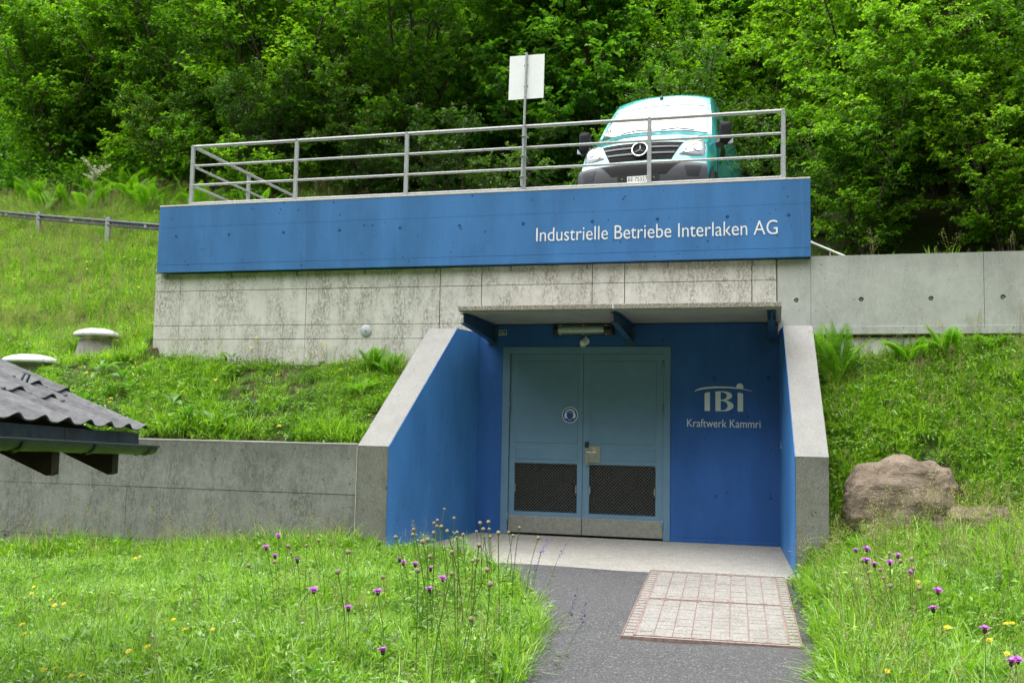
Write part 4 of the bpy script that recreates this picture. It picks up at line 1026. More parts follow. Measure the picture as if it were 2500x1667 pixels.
def leaves_at(pos, dirv, nor, ln, wd, fold=.25, curl=.15):
    """kite leaves, two triangles each, folded along the midrib"""
    d = nrm(dirv); n_ = nrm(nor-(nor*d).sum(1,keepdims=True)*d); s = np.cross(d, n_)
    L = ln[:,None]; Wd = wd[:,None]
    base = pos; tip = pos+d*L-n_*L*curl; mid = pos+d*L*.42
    l = mid+s*Wd*.5+n_*Wd*fold; r = mid-s*Wd*.5+n_*Wd*fold
    V = np.stack([base, l, tip, r], 1).reshape(-1,3)
    i = np.arange(len(pos))*4
    T = np.stack([np.stack([i,i+1,i+2],-1), np.stack([i,i+2,i+3],-1)], 1).reshape(-1,3)
    return V, T
def make_tree(name, seed, H, nst, lean, nl, limb_len, base, elev, twig_n, twig_len, nleaf, ll, lw, r0, lm, shape='round', droop=.25, flowers=0., up_bias=.1):
    rg = np.random.default_rng(seed); wood = []
    limbs_P = []; limbs_t = []
    for s in range(nst):
        az = rg.uniform(0, 6.28)+s*2.4; le = lean*rg.uniform(.5,1.2) if nst > 1 else lean*.15; h = H*(rg.uniform(.72,1.05) if nst > 1 else 1)
        t = np.linspace(0,1,9)[:,None]; out = np.array([math.cos(az), math.sin(az), 0])
        st = out*(le*h*t**1.35)+np.array([0,0,1.])*(h*t*(1-.10*le*t))+np.cumsum(rg.normal(0,.02*h/9,(9,3)),0)*np.array([1,1,.2])
        rad = r0*(1-.93*t[:,0])*(1.0 if nst == 1 else .6)
        wood.append((st[:-1], st[1:], rad[:-1], rad[1:]))
        n_l = max(6, int(nl/nst))
        for i in range(n_l):
            tt = base+(1-base)*((i+rg.uniform(0,.9))/n_l)
            p = np.array([np.interp(tt, t[:,0], st[:,k]) for k in range(3)])
            pr = {'round': math.sin(math.pi*min(1,(tt-base)/(1-base)*.82+.16))**.7, 'cone': 1.05-.85*(tt-base)/(1-base), 'tall': .55+.45*math.sin(math.pi*(tt-base)/(1-base)) if tt < .95 else .4}[shape]
            ln = limb_len*pr*rg.uniform(.65,1.2); a2 = i*2.39996+rg.uniform(-.5,.5)+s
            e = elev*(1+.6*(tt-base))+rg.normal(0,.15)
            m = 6; d = np.array([math.cos(a2)*math.cos(e), math.sin(a2)*math.cos(e), math.sin(e)])
            P = [p]
            for k in range(m):
                P.append(P[-1]+d*ln/m); d = nrm(d+np.array([0,0,-droop/m])+rg.normal(0,.09,3))
            P = np.array(P); limbs_P.append(P); limbs_t.append(tt)
            rr = np.linspace(max(.010, r0*.28*(1-.6*tt)), .005, m+1); wood.append((P[:-1], P[1:], rr[:-1], rr[1:]))
    LP = np.array(limbs_P); nL = len(LP)          # (nL,7,3)
    # twigs
    li = np.repeat(np.arange(nL), twig_n); u = np.tile((np.arange(twig_n)+.5)/twig_n, nL)*.78+.22; u = np.clip(u+rg.normal(0,.03,len(u)), .05, 1)
    f = u*6; k = np.minimum(f.astype(int), 5); w = (f-k)[:,None]
    pos = LP[li,k]*(1-w)+LP[li,k+1]*w; ld = nrm(LP[li,k+1]-LP[li,k])
    side = np.where(np.arange(len(li)) % 2 == 0, 1., -1.)[:,None]
    per = nrm(np.cross(ld, np.array([0,0,1.])+rg.normal(0,.35,(len(li),3))))
    td = nrm(ld*.75+per*side*.8+np.array([0,0,up_bias])+rg.normal(0,.28,(len(li),3)))
    tl = twig_len*rg.uniform(.5,1.15,len(li))*(1-.45*u)
    mid = pos+td*tl[:,None]*.5; td2 = nrm(td+np.array([0,0,-.22])+rg.normal(0,.12,(len(li),3))); end = mid+td2*tl[:,None]*.5
    wood.append((pos, mid, np.full(len(li),.006), np.full(len(li),.004))); wood.append((mid, end, np.full(len(li),.004), np.full(len(li),.0015)))
    # leaves
    ti = np.repeat(np.arange(len(li)), nleaf); v = np.tile((np.arange(nleaf)+1)/nleaf, len(li)); v = np.clip(v+rg.normal(0,.04,len(v)), .05, 1.02)[:,None]
    lp = np.where(v < .5, pos[ti]+(mid-pos)[ti]*v*2, mid[ti]+(end-mid)[ti]*(v-.5)*2)
    td_ = nrm(np.where(v < .5, td[ti], td2[ti])); sd = np.where(np.arange(len(ti)) % 2 == 0, 1., -1.)[:,None]
    upv = nrm(np.array([0,0,1.])+rg.normal(0,.38,(len(ti),3))); pp = np.cross(td_, upv)
    dv = nrm(td_*.55+pp*sd*.85+rg.normal(0,.3,(len(ti),3))+np.array([0,0,-.18]))
    L_ = ll*rg.uniform(.55,1.15,len(ti)); Wd_ = L_*lw*rg.uniform(.85,1.15,len(ti))
    V, T = leaves_at(lp+rg.normal(0,.012,lp.shape), dv, upv, L_, Wd_)
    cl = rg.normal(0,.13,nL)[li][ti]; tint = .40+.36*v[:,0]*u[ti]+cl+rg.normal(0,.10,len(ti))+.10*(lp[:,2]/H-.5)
    fresh = rg.uniform(0,1,len(ti)) < .10; tint = np.where(fresh, tint+.3, tint)
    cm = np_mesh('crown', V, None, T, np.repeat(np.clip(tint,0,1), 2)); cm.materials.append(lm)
    Wv, Wq, o = [], [], 0
    for a in wood:
        vv, qq = frusta(*a); Wv.append(vv); Wq.append(qq+o); o += len(vv)
    wm = np_mesh('trunk', np.concatenate(Wv), np.concatenate(Wq), smooth=True); wm.materials.append(M['bark'])
    fm = None
    if flowers:
        sel = rg.uniform(0,1,len(end)) < flowers; c = end[sel]+np.array([0,0,.03]); n6 = 9
        c = np.repeat(c, n6, 0)+rg.normal(0,.028,(len(c)*n6,3))*np.array([1,1,.45])
        fv, ft = leaves_at(c, rg.normal(0,1,c.shape)*np.array([1,1,.2]), np.tile([0,0,1.],(len(c),1))+rg.normal(0,.3,c.shape), np.full(len(c),.026), np.full(len(c),.024), .0, .0)
        fm = np_mesh('blossoms', fv, None, ft); fm.materials.append(M['blossom'])
    return dict(name=name, crown=cm, trunk=wm, blossoms=fm)
PROTO = {
 'hazelA': make_tree('hazel_bush', 1, 6.2, 7, .42, 130, 1.75, .14, .55, 16, .62, 10, .105, .82, .075, M['leaf_hazel'], 'round', .35),
 'hazelB': make_tree('hazel_bush', 2, 5.4, 6, .48, 110, 1.65, .12, .50, 16, .60, 10, .100, .82, .07, M['leaf_hazel'], 'round', .4),
 'mapleA': make_tree('maple_tree', 3, 7.2, 1, .3, 80, 2.0, .16, .38, 20, .62, 11, .120, .90, .085, M['leaf_maple'], 'cone', .30),
 'mapleB': make_tree('maple_tree', 4, 8.6, 2, .16, 96, 2.2, .15, .36, 20, .66, 11, .115, .90, .10, M['leaf_maple'], 'tall', .35),
 'beechA': make_tree('beech_tree', 5, 10.5, 1, .3, 110, 2.9, .16, .30, 26, .72, 12, .082, .62, .15, M['leaf_beech'], 'tall', .34, up_bias=.0),
 'beechB': make_tree('beech_tree', 6, 9.0, 1, .3, 100, 2.7, .12, .34, 24, .70, 12, .080, .62, .13, M['leaf_beech'], 'round', .38, up_bias=.0),
 'dogA': make_tree('dogwood_bush', 7, 3.2, 8, .55, 90, 1.05, .10, .60, 13, .42, 9, .078, .58, .035, M['leaf_dog'], 'round', .5, .30),
 'dogB': make_tree('dogwood_bush', 8, 2.5, 8, .65, 70, .90, .10, .55, 12, .40, 9, .075, .58, .03, M['leaf_dog'], 'round', .5, .16),
 'hazelC': make_tree('hazel_bush', 12, 6.4, 6, .40, 120, 1.9, .34, .45, 16, .64, 10, .105, .82, .07, M['leaf_hazel'], 'round', .45),
 'beechC': make_tree('beech_tree', 15, 8.5, 1, .3, 90, 3.0, .22, .22, 24, .72, 12, .082, .62, .12, M['leaf_beech'], 'round', .45, up_bias=-.05),
 'low': make_tree('bramble_bush', 9, 1.5, 9, .9, 60, .80, .10, .35, 11, .38, 9, .085, .75, .02, M['leaf_hazel'], 'round', .7),
}
USED = {}
def plant(key, x, y, sc, rz, label, group=None, dz=0., zs=1.):
    P = PROTO[key]; z = float(ground_z(x, y))+dz
    r = bpy.data.objects.new(P['name'], None); COL.objects.link(r); r.location = (x,y,z-.05); r.rotation_euler = (0,0,rz); r.scale = (sc,sc,sc*zs)
    r['label'] = label; r['category'] = 'bush' if 'bush' in P['name'] else 'tree'
    if group: r['group'] = group
    for k in ('trunk','crown','blossoms'):
        if P[k] is None: continue
        o = bpy.data.objects.new(k, P[k]); COL.objects.link(o); o.parent = r
    return r
FRONT = [  # key, x, y, scale, turn, label
 ('hazelA',-9.4,9.3,1.06,.3,'big bright hazel bush above the end of the steel railing'),
 ('hazelB',-13.4,11.0,1.00,2.1,'hazel bush with fanning stems above the guard rail'),
 ('beechB',-16.6,12.6,.80,1.2,'dark leafy tree at the upper left edge of the picture'),
 ('hazelB',-6.6,10.2,1.22,4.0,'tall bright hazel bush behind the left part of the railing'),
 ('dogA',-7.1,8.9,1.0,.7,'dogwood bush with cream flowers behind the second railing post'),
 ('dogA',-4.5,8.75,1.12,2.2,'dogwood bush full of cream flowers behind the third railing post'),
 ('dogB',-3.2,8.65,1.1,3.9,'low dogwood bush behind the railing left of the sign'),
 ('mapleA',-3.6,10.6,1.12,1.0,'young maple with tiers of pointed leaves left of the sign'),
 ('mapleA',-1.9,10.4,1.0,2.6,'slim maple standing right behind the white sign'),
 ('hazelB',-.55,8.9,.62,.2,'light green hazel bush between the sign and the van'),
 ('dogB',-1.7,8.6,1.0,5.0,'small dogwood bush behind the foot of the sign'),
 ('mapleB',-5.6,13.4,1.0,.4,'maple rising behind the bright hazel bushes'),
 ('dogA',1.55,9.3,1.35,1.7,'dogwood bush with pale flowers just above the van roof'),
 ('hazelA',4.1,8.6,1.02,5.2,'broad green bush to the right of the van'),
 ('dogB',3.0,6.6,.72,1.9,'small flowering bush beside the van behind the railing end'),
 ('mapleB',5.4,9.9,.82,3.3,'bushy maple with hanging leaf tiers right of the van'),
 ('hazelC',6.9,6.9,1.0,.9,'dense bush overhanging the long concrete wall'),
 ('beechB',8.9,9.6,.86,2.0,'spreading tree above the far end of the long wall'),
 ('hazelC',10.2,6.6,.95,4.4,'bush at the right edge above the long concrete wall'),
 ('hazelC',4.3,5.6,.72,4.1,'dark bush behind the wall beside the parapet end'),
 ('low',-11.5,9.3,1.3,.5,'bramble thicket at the top of the grassy slope under the hazels'),
 ('low',-14.6,10.4,1.4,2.5,'bramble thicket at the left end of the grassy slope'),
 ('low',-9.2,7.6,1.1,4.5,'bramble thicket beside the deck behind the railing corner'),
]
FRONT += [
 ('hazelB',-17.8,10.9,.95,1.4,'hazel bush at the left edge above the guard rail'),
 ('hazelA',-11.6,10.6,.92,5.1,'hazel bush between the guard rail and the railing corner'),
 ('dogA',-9.7,8.5,.95,3.0,'flowering dogwood at the top of the slope beside the railing corner'),
 ('dogB',-12.8,9.6,1.1,1.0,'dogwood with white flowers above the guard rail'),
 ('beechC',5.6,6.4,.85,.5,'beech with low hanging branches over the long wall'),
 ('beechC',9.0,5.4,.85,2.9,'beech reaching over the wall near the right edge'),
 ('hazelB',4.0,4.9,.60,.4,'leafy bush right behind the parapet end'),
 ('hazelA',6.1,4.6,.62,3.0,'leafy bush drooping over the long wall'),
 ('hazelB',8.2,4.3,.62,5.5,'leafy bush over the long wall near its visible end'),
 ('hazelA',10.2,4.4,.62,1.9,'leafy bush at the right picture edge over the wall'),
 ('hazelB',5.6,8.2,.75,1.6,'leafy bush in the shade above the long wall'),
 ('dogA',7.2,7.6,1.0,.3,'dogwood in deep shade above the long wall'),
 ('hazelB',9.4,7.6,.8,2.6,'leafy bush in the shade near the right edge'),
 ('dogA',4.0,7.0,.8,5.0,'dogwood in the shade beside the deck corner'),
 ('beechC',12.0,6.4,.95,1.1,'beech leaning in from the right edge above the wall'),
 ('beechC',7.4,8.6,1.0,3.6,'beech in the dark woods above the long wall'),
 ('hazelC',8.0,4.9,.66,2.2,'hazel bush with bare lower stems above the long wall'),
]
for k, x, y, sc, rz, lab in FRONT: plant(k, x, y, sc*(1.18 if k[:3] in ('haz','map') and y > 8 else 1), rz, lab, 'trees and bushes along the forest edge')
mid_rows = []
for i, (k, x, y, sc) in enumerate([('beechA',-19.5,16,1.0),('mapleB',-20.5,13.2,.95),('beechB',-23.5,16.5,1.0),('hazelA',-18.6,12.2,.9),('beechA',-27,18.5,1.0),('mapleB',-15.2,16.2,1.1),('beechB',-11.4,15.2,1.0),('beechA',-8.4,17.6,1.0),('mapleB',-2.6,15.2,1.12),('beechA',-.4,18.0,1.05),('mapleA',1.2,13.6,1.15),('mapleB',3.2,15.8,1.12),('beechB',6.2,14.2,1.05),('beechA',9.2,15.6,1.0),('mapleB',12.2,13.4,1.0),('hazelA',1.6,11.4,.95),('beechA',-5.6,16.4,1.15),('beechA',-13.6,18.6,1.2),('mapleB',.6,16.2,1.2),('beechA',4.6,12.4,1.0),('beechA',7.6,12.0,1.05),('beechA',11.2,11.0,1.0),('beechB',-9.6,13.2,1.1),('mapleB',-18.4,14.8,1.1),('beechA',-3.6,18.4,1.2),('beechA',2.2,19.2,1.2)]):
    plant(k, x, y, sc, i*1.7, 'leafy tree in the second row of the forest edge', 'second row of trees on the slope')
for i, (x, y) in enumerate([(-26,22),(-31,21.5),(-35,25),(-38,31),(-34,35),(-42,38),(-48,36),(-36,44),(-29,26.5),(-45,46),(-21,23.5),(-16.5,21.5),(-12.6,23),(-8.6,24.5),(-4.8,22.2),(-1.2,24.6),(2.6,22.4),(6.2,24),(10,21.5),(13.8,20.6),(17,19),(-30,30),(-24,31),(-18,30),(-13,32),(-8,31),(-3,32.5),(2,30.5),(7,32),(12,29.5),(17,28),(-28,40),(-20,41),(-12,42),(-4,41),(4,42),(12,40),(20,37)]):
    key = ('beechA','mapleB','beechB')[i % 3]
    plant(key, x+.8*math.sin(i*5.1), y, (1.15 if y < 28 else 1.35)+.12*math.sin(i*2.3), i*2.1, 'tall tree high on the wooded slope behind the front bushes', 'tall trees high on the slope')

# ------------------------------------------------------------------ meadow: tufts scattered as stuff
M['grass'] = leafmat('meadow_grass', (.060,.155,.010), (.185,.355,.024), (.40,.56,.10), .42, .38, .75, .5)
M['herb'] = leafmat('meadow_herbs', (.045,.130,.012), (.140,.290,.028), (.32,.48,.10), .36, .32, .7, .6)
M['straw'] = leafmat('grass_straw', (.16,.16,.06), (.30,.27,.12), (.46,.40,.22), .25, .6, .4, .2)
def blades(rg, n, h, w, spread, lean):
    """curved grass blades: 3 segments"""
    a = rg.uniform(0,6.28,n); rr = spread*np.sqrt(rg.uniform(0,1,n)); p0 = np.stack([rr*np.cos(a), rr*np.sin(a), np.zeros(n)], -1)
    az = a+rg.normal(0,.8,n); hh = h*rg.uniform(.45,1.1,n); le = lean*rg.uniform(.2,1.3,n)
    out = np.stack([np.cos(az), np.sin(az), np.zeros(n)], -1); sd = np.stack([-np.sin(az), np.cos(az), np.zeros(n)], -1)
    V = []
    for t, wf in ((0,.8),(.4,1.),(.75,.7)):
        c = p0+out*(le*hh*t**1.8)[:,None]+np.array([0,0,1.])*(hh*(t-.22*le*t**2))[:,None]
        V += [c-sd*w*wf*.5, c+sd*w*wf*.5]
    V.append(p0+out*(le*hh)[:,None]+np.array([0,0,1.])*(hh*(1-.30*le))[:,None])
    V = np.stack(V, 1).reshape(-1,3); i = (np.arange(n)*7)[:,None]
    Q = np.concatenate([i+[[0,1,3,2]], i+[[2,3,5,4]]], 1).reshape(-1,4); T = (i+[[4,5,6]]).reshape(-1,3)
    return V, Q, T, n
def tuft(seed, n, h, w, spread, lean, m, herb=0, hl=.05):
    rg = np.random.default_rng(seed); V, Q, T, n = blades(rg, n, h, w, spread, lean)
    tq = np.repeat(rg.normal(.5,.18,n), 2); tt = np.repeat(rg.normal(.5,.18,n), 1)
    me_ = np_mesh('grass_tuft', V, Q, T, np.clip(np.concatenate([tq, tt]),0,1)); me_.materials.append(m)
    return me_
def herbm(seed, n, hl, hw, spread, h, m):
    rg = np.random.default_rng(seed); a = rg.uniform(0,6.28,n); rr = spread*np.sqrt(rg.uniform(0,1,n))
    p = np.stack([rr*np.cos(a), rr*np.sin(a), h*rg.uniform(.2,1,n)], -1); d = np.stack([np.cos(a), np.sin(a), rg.uniform(-.2,.7,n)], -1)+rg.normal(0,.35,(n,3))
    V, T = leaves_at(p, d, np.tile([0,0,1.],(n,1))+rg.normal(0,.35,(n,3)), hl*rg.uniform(.6,1.2,n), hl*hw*rg.uniform(.8,1.2,n), .12, .2)
    sv, sq = frusta(p*np.array([.4,.4,0]), p, np.full(n,.0016), np.full(n,.001), 3)
    Vv = np.concatenate([sv, V]); me_ = np_mesh('herb_tuft', Vv, sq, T+len(sv), np.concatenate([np.full(len(sq),.4), np.repeat(np.clip(rg.normal(.5,.2,n),0,1),2)])); me_.materials.append(m); return me_
def seedgrass(seed, n, h):
    rg = np.random.default_rng(seed); V, Q, T, o = [], [], [], 0; tq = []; tt = []
    for k in range(n):
        az = rg.uniform(0,6.28); b = rg.normal(0,.02,3)*[1,1,0]; t = np.linspace(0,1,6)[:,None]; hh = h*rg.uniform(.75,1.1)
        P = b+np.array([math.cos(az),math.sin(az),0])*(.22*hh*t**2)+np.array([0,0,1.])*hh*t
        v, q = frusta(P[:-1], P[1:], np.full(5,.0014), np.full(5,.0009), 3); V.append(v); Q.append(q+o); o += len(v); tq += [.25]*len(q)
        m = 26; f = .70+.30*rg.uniform(0,1,m)**.9; pp = np.stack([np.interp(f, t[:,0], P[:,c]) for c in range(3)], -1)
        off = rg.normal(0,1,(m,3))*((1.02-f)*.10+.006)[:,None]
        v, tr_ = leaves_at(pp+off, off+np.array([0,0,.03]), rg.normal(0,1,(m,3)), np.full(m,.012), np.full(m,.005), 0, 0); V.append(v); T.append(tr_+o); o += len(v); tt += [.75]*len(tr_)
    me_ = np_mesh('seed_grass', np.concatenate(V), np.concatenate(Q), np.concatenate(T), tq+tt); me_.materials.append(M['straw']); return me_
def proto_col(name, meshes):
    c = bpy.data.collections.new(name)
    for i, m in enumerate(meshes):
        o = bpy.data.objects.new('tuft_kind_%02d' % i, m); c.objects.link(o)
    return c
GR = proto_col('grass_kinds', [tuft(1,26,.16,.0050,.06,.9,M['grass']), tuft(2,22,.22,.0052,.05,1.0,M['grass']), tuft(3,30,.12,.0050,.08,1.0,M['grass']),
    tuft(4,14,.30,.0050,.05,.6,M['grass']), herbm(5,26,.030,.75,.08,.09,M['herb']), herbm(6,18,.052,.38,.08,.12,M['herb']), herbm(7,30,.020,.85,.09,.06,M['herb']),
    seedgrass(8,3,.48), tuft(9,9,.24,.0022,.05,.5,M['straw']), herbm(10,14,.085,.33,.10,.16,M['herb'])])
def scatter(name, pts, idx, scl, col, label, seed, tilt=.12):
    rg = np.random.default_rng(seed); n = len(pts); me_ = bpy.data.meshes.new(name); me_.vertices.add(n); me_.vertices.foreach_set('co', np.asarray(pts,np.float32).ravel())
    a = me_.attributes.new('kind_index','INT','POINT'); a.data.foreach_set('value', np.asarray(idx,np.int32))
    rot = np.stack([rg.normal(0,tilt,n), rg.normal(0,tilt,n), rg.uniform(0,6.28,n)], -1).astype(np.float32)
    a = me_.attributes.new('turn','FLOAT_VECTOR','POINT'); a.data.foreach_set('vector', rot.ravel())
    a = me_.attributes.new('size','FLOAT_VECTOR','POINT'); a.data.foreach_set('vector', np.repeat(np.asarray(scl,np.float32)[:,None],3,1).ravel())
    o = bpy.data.objects.new(name, me_); COL.objects.link(o); o['kind'] = 'stuff'; o['label'] = label
    g = bpy.data.node_groups.new(name+'_scatter','GeometryNodeTree')
    g.interface.new_socket('Geometry', in_out='INPUT', socket_type='NodeSocketGeometry'); g.interface.new_socket('Geometry', in_out='OUTPUT', socket_type='NodeSocketGeometry')
    N = g.nodes; L = g.links; gi, go = N.new('NodeGroupInput'), N.new('NodeGroupOutput')
    ci = N.new('GeometryNodeCollectionInfo'); ci.inputs['Collection'].default_value = col; ci.inputs['Separate Children'].default_value = True; ci.inputs['Reset Children'].default_value = True
    ip = N.new('GeometryNodeInstanceOnPoints'); ip.inputs['Pick Instance'].default_value = True
    def na(nm, ty):
        q = N.new('GeometryNodeInputNamedAttribute'); q.data_type = ty; q.inputs['Name'].default_value = nm; return q.outputs[0]
    L.new(gi.outputs[0], ip.inputs['Points']); L.new(ci.outputs[0], ip.inputs['Instance']); L.new(na('kind_index','INT'), ip.inputs['Instance Index'])
    L.new(na('turn','FLOAT_VECTOR'), ip.inputs['Rotation']); L.new(na('size','FLOAT_VECTOR'), ip.inputs['Scale']); L.new(ip.outputs[0], go.inputs[0])
    md = o.modifiers.new('scatter','NODES'); md.node_group = g; return o
def clump(x, y, s=1., seed=0.):   # smooth random field for patches
    return .5+.25*np.sin(1.3*s*x+.7*s*y+seed)+.25*np.sin(2.1*s*y-1.7*s*x+2*seed)*np.sin(.9*s*x+seed)
def sample(n, x0, x1, y0, y1, rg, keep):
    x = rg.uniform(x0,x1,n); y = rg.uniform(y0,y1,n); k = keep(x,y); return x[k], y[k]
rg = np.random.default_rng(77)
def add_field(name, label, n, box, keep, probs, size, seed, bare=.0):
    r2 = np.random.default_rng(seed); x, y = sample(n, *box, r2, keep)
    if bare:
        b = clump(x, y, 1.8, seed)*.6+clump(x, y, 5., seed*2)*.4; k = r2.uniform(0,1,len(x)) < np.clip((b-bare)*6, .06, 1); x, y = x[k], y[k]
    z = ground_z(x, y); idx = r2.choice(len(probs), len(x), p=np.array(probs)/sum(probs))
    c = clump(x, y, 1.1, seed+1); sc = size*(.65+.55*c)*r2.uniform(.75,1.25,len(x)); sc = np.where(idx == 7, size*r2.uniform(.7,1.1,len(x)), sc)
    return scatter(name, np.stack([x,y,z-.01],-1), idx, sc, GR, label, seed)
left_m = lambda x,y: (x < path_left(y)-.12) & ~((x > -1.9-.05) & (y > -2.32)) & (y < -2.11)
right_m = lambda x,y: (x > path_right(y)+.10) & (y < -2.1) & ~((x < 3.03) & (y > -2.12))
PB = [18,10,20,4,24,9,30,.8,3,3]
add_field('meadow_grass', 'sunlit meadow grass and herbs left of the asphalt path', 46000, (-8.5,1.2,-8.6,-2.1), left_m, PB, .95, 1)
add_field('meadow_grass', 'meadow grass and herbs right of the asphalt path', 21000, (2.8,7.2,-8.2,-2.1), right_m, [24,22,16,11,20,10,20,1.2,2.5,6], 1.35, 2)
add_field('bank_grass', 'grass and weeds on the bank between low wall and concrete wall', 17000, (-12,-1.95,-1.78,-.02), lambda x,y: (x < -1.86-.21*np.clip(-y,0,2.1)-.14) & ((y < -.22+.1*np.sin(5*x)) | (np.sin(37*x)*np.sin(53*y) > .2)), [16,8,18,4,24,14,28,1.0,7,6], 1.0, 3, .40)
add_field('bank_grass', 'grass and weeds on the bank around the boulder', 19000, (3.02,7.5,-2.25,-.03), lambda x,y: (x > 3.04) & (((x-3.66)/.58)**2+((y+1.90)/.42)**2 > 1), [18,10,18,5,24,12,26,2.2,10,6], 1.0, 4, .22)
add_field('hill_grass', 'grass on the hillside below and above the guard rail', 48000, (-20,-6.62,-.05,9.5), lambda x,y: (x < -6.63) & (y < 9.6+.1*(x+12)) & (((x+8.02)**2+(y-.72)**2) > .20) & (((x+8.82)**2+(y+.10)**2) > .24), [22,20,20,8,12,8,16,9,9,4], 1.2, 5, .14)
add_field('wall_top_grass', 'grass on the ground behind the long concrete wall', 420, (2.95,9,.38,3.0), lambda x,y: x > 2.95, [20,20,15,10,10,8,10,3,5,4], 1.1, 6)

add_field('edge_grass', 'taller grass hanging over the left edge of the path', 1500, (-1.6,1.1,-8.4,-2.4), lambda x,y: (x < path_left(y)-.02) & (x > path_left(y)-.45), [14,28,8,16,10,10,8,2,5,8], 1.2, 11)
add_field('edge_grass', 'taller grass hanging over the right edge of the path', 900, (2.6,3.4,-8.2,-2.3), lambda x,y: (x > path_right(y)+.03) & (x < path_right(y)+.45) & ~((x < 3.02) & (y > -2.2)), [14,28,8,16,8,10,8,2,5,8], 1.15, 12)
add_field('edge_grass', 'taller grass and weeds along the foot of the low grey wall', 1900, (-8.2,-1.95,-2.75,-2.12), lambda x,y: x < -1.92, [12,24,6,18,14,12,8,.5,3,12], 1.3, 13)
add_field('edge_grass', 'long grass hanging over the top of the low grey wall', 900, (-8.2,-2.35,-1.85,-1.6), lambda x,y: (clump(x,y,2.5,1.) > .4), [14,26,6,20,14,12,8,1,4,8], 1.2, 14)
# ------------------------------------------------------------------ single plants (x, y, height)
KNAP=[(-0.41,-5.38,0.47),(-0.37,-5.34,0.44),(-0.15,-5.79,0.5),(-0.06,-5.5,0.45),(0.13,-5.9,0.43),(-0.02,-6.76,0.5),(0.46,-6.95,0.6),(-1.62,-5.18,0.58),(-1.44,-5.59,0.57),(-1.53,-5.4,0.46),(-1.04,-5.93,0.53),(-0.42,-6.85,0.48),(-0.13,-7.07,0.45),(0.48,-7.97,0.44)]
KNAPR=[(3.19,-4.03,0.42),(3.19,-4.66,0.54),(3.17,-5.02,0.52),(3.24,-5.24,0.52),(3.29,-5.21,0.52),(3.42,-4.61,0.41),(3.41,-5.18,0.43),(3.41,-6.4,0.49),(3.53,-5.89,0.5),(3.57,-7.03,0.53),(3.56,-7.53,0.53),(3.68,-7.08,0.39)]
SEED=[(-0.73,-3.65,0.71),(-0.26,-4.75,0.74),(-0.39,-4.22,0.68),(-0.69,-3.57,0.56),(-0.29,-4.62,0.67),(-0.8,-3.57,0.53),(0.12,-6.29,0.83),(0.14,-6.25,0.8),(-0.26,-5.58,0.69),(-0.47,-4.89,0.61),(0.22,-6.61,0.82),(0.01,-5.9,0.7),(0.32,-6.22,0.81),(0.24,-5.86,0.8),(-0.05,-5.06,0.68),(-0.09,-4.75,0.64),(-0.02,-4.5,0.71),(-0.06,-4.11,0.65),(-0.17,-4.09,0.56),(-0.05,-4.26,0.61),(0.24,-5.16,0.78),(-0.13,-4.17,0.52),(-0.05,-4.11,0.52),(0.33,-5.95,0.72),(0.24,-4.46,0.69),(0.28,-4.55,0.66),(0.18,-4.51,0.62),(0.56,-6.04,0.85),(0.39,-4.6,0.64),(-0.1,-5.34,0.57),(0.37,-6.42,0.72),(0.3,-6.02,0.6),(0.39,-6.16,0.62),(0.58,-7.02,0.76),(-0.01,-6.12,0.61),(0.25,-6.86,0.7),(0.59,-7.59,0.82),(-0.9,-5.4,0.54),(-0.27,-6.49,0.52),(0.77,-7.55,0.58),(0.78,-7.14,0.72)]
SEEDL=[(-2.94,-3.59,0.46),(-1.35,-6.02,0.48),(-1.45,-5.5,0.44),(-1.56,-5.23,0.51),(-1.56,-4.98,0.41),(-1.27,-5.4,0.57),(-1.19,-5.24,0.62),(-1.07,-5.45,0.64),(-0.78,-5.68,0.58),(-0.23,-6.87,0.64),(-1.13,-5.59,0.4)]
SEEDR=[(3.29,-4.04,0.41),(3.3,-4.99,0.54),(3.21,-5.02,0.51),(3.43,-4.87,0.43),(3.42,-5.25,0.54),(3.27,-5.43,0.47),(3.43,-5.37,0.51),(3.31,-4.95,0.41),(3.73,-7.06,0.39),(3.26,-5.56,0.44),(3.48,-5.37,0.38)]
YEL=[(-4.39,-4.84,0.21),(-3.44,-5.92,0.29),(-3.62,-5.78,0.2),(-3.38,-5.79,0.15),(-3.2,-5.97,0.16),(-3.12,-6.01,0.18),(-2.44,-7.18,0.27),(-2.5,-7.15,0.2),(-1.7,-7.84,0.19),(-1.55,-7.83,0.16),(-1.09,-8.37,0.3),(-1.43,-7.44,0.21),(-1.46,-7.24,0.18),(-1.52,-6.67,0.16),(-1.32,-6.69,0.16),(-1.8,-6.44,0.18),(-1.55,-7.96,0.25),(-4.2,-3.54,0.17),(-4.33,-3.25,0.16)]
YELB=[(-4.95,-0.07,0.25),(-5.0,-0.07,0.2),(-4.77,-0.05,0.35),(-3.79,-0.07,0.17),(-3.72,-0.07,0.26),(-3.69,-0.09,0.3),(-3.71,-0.06,0.23),(-4.96,-1.56,0.35),(-4.02,-1.16,0.25),(-4.93,-0.86,0.2),(-4.03,-0.85,0.23),(-6.5,-0.42,0.16),(-6.4,-0.67,0.23),(-3.13,-0.41,0.2),(-3.05,-0.96,0.33),(-4.78,-0.25,0.32),(-3.4,-1.88,0.25),(-7.75,1.17,0.16),(-7.72,0.98,0.2),(-4.22,-0.07,0.2),(-3.95,-0.07,0.19),(-3.24,-0.01,0.2),(-6.95,-1.02,0.32),(-6.22,-1.36,0.18),(-6.25,-1.41,0.16)]
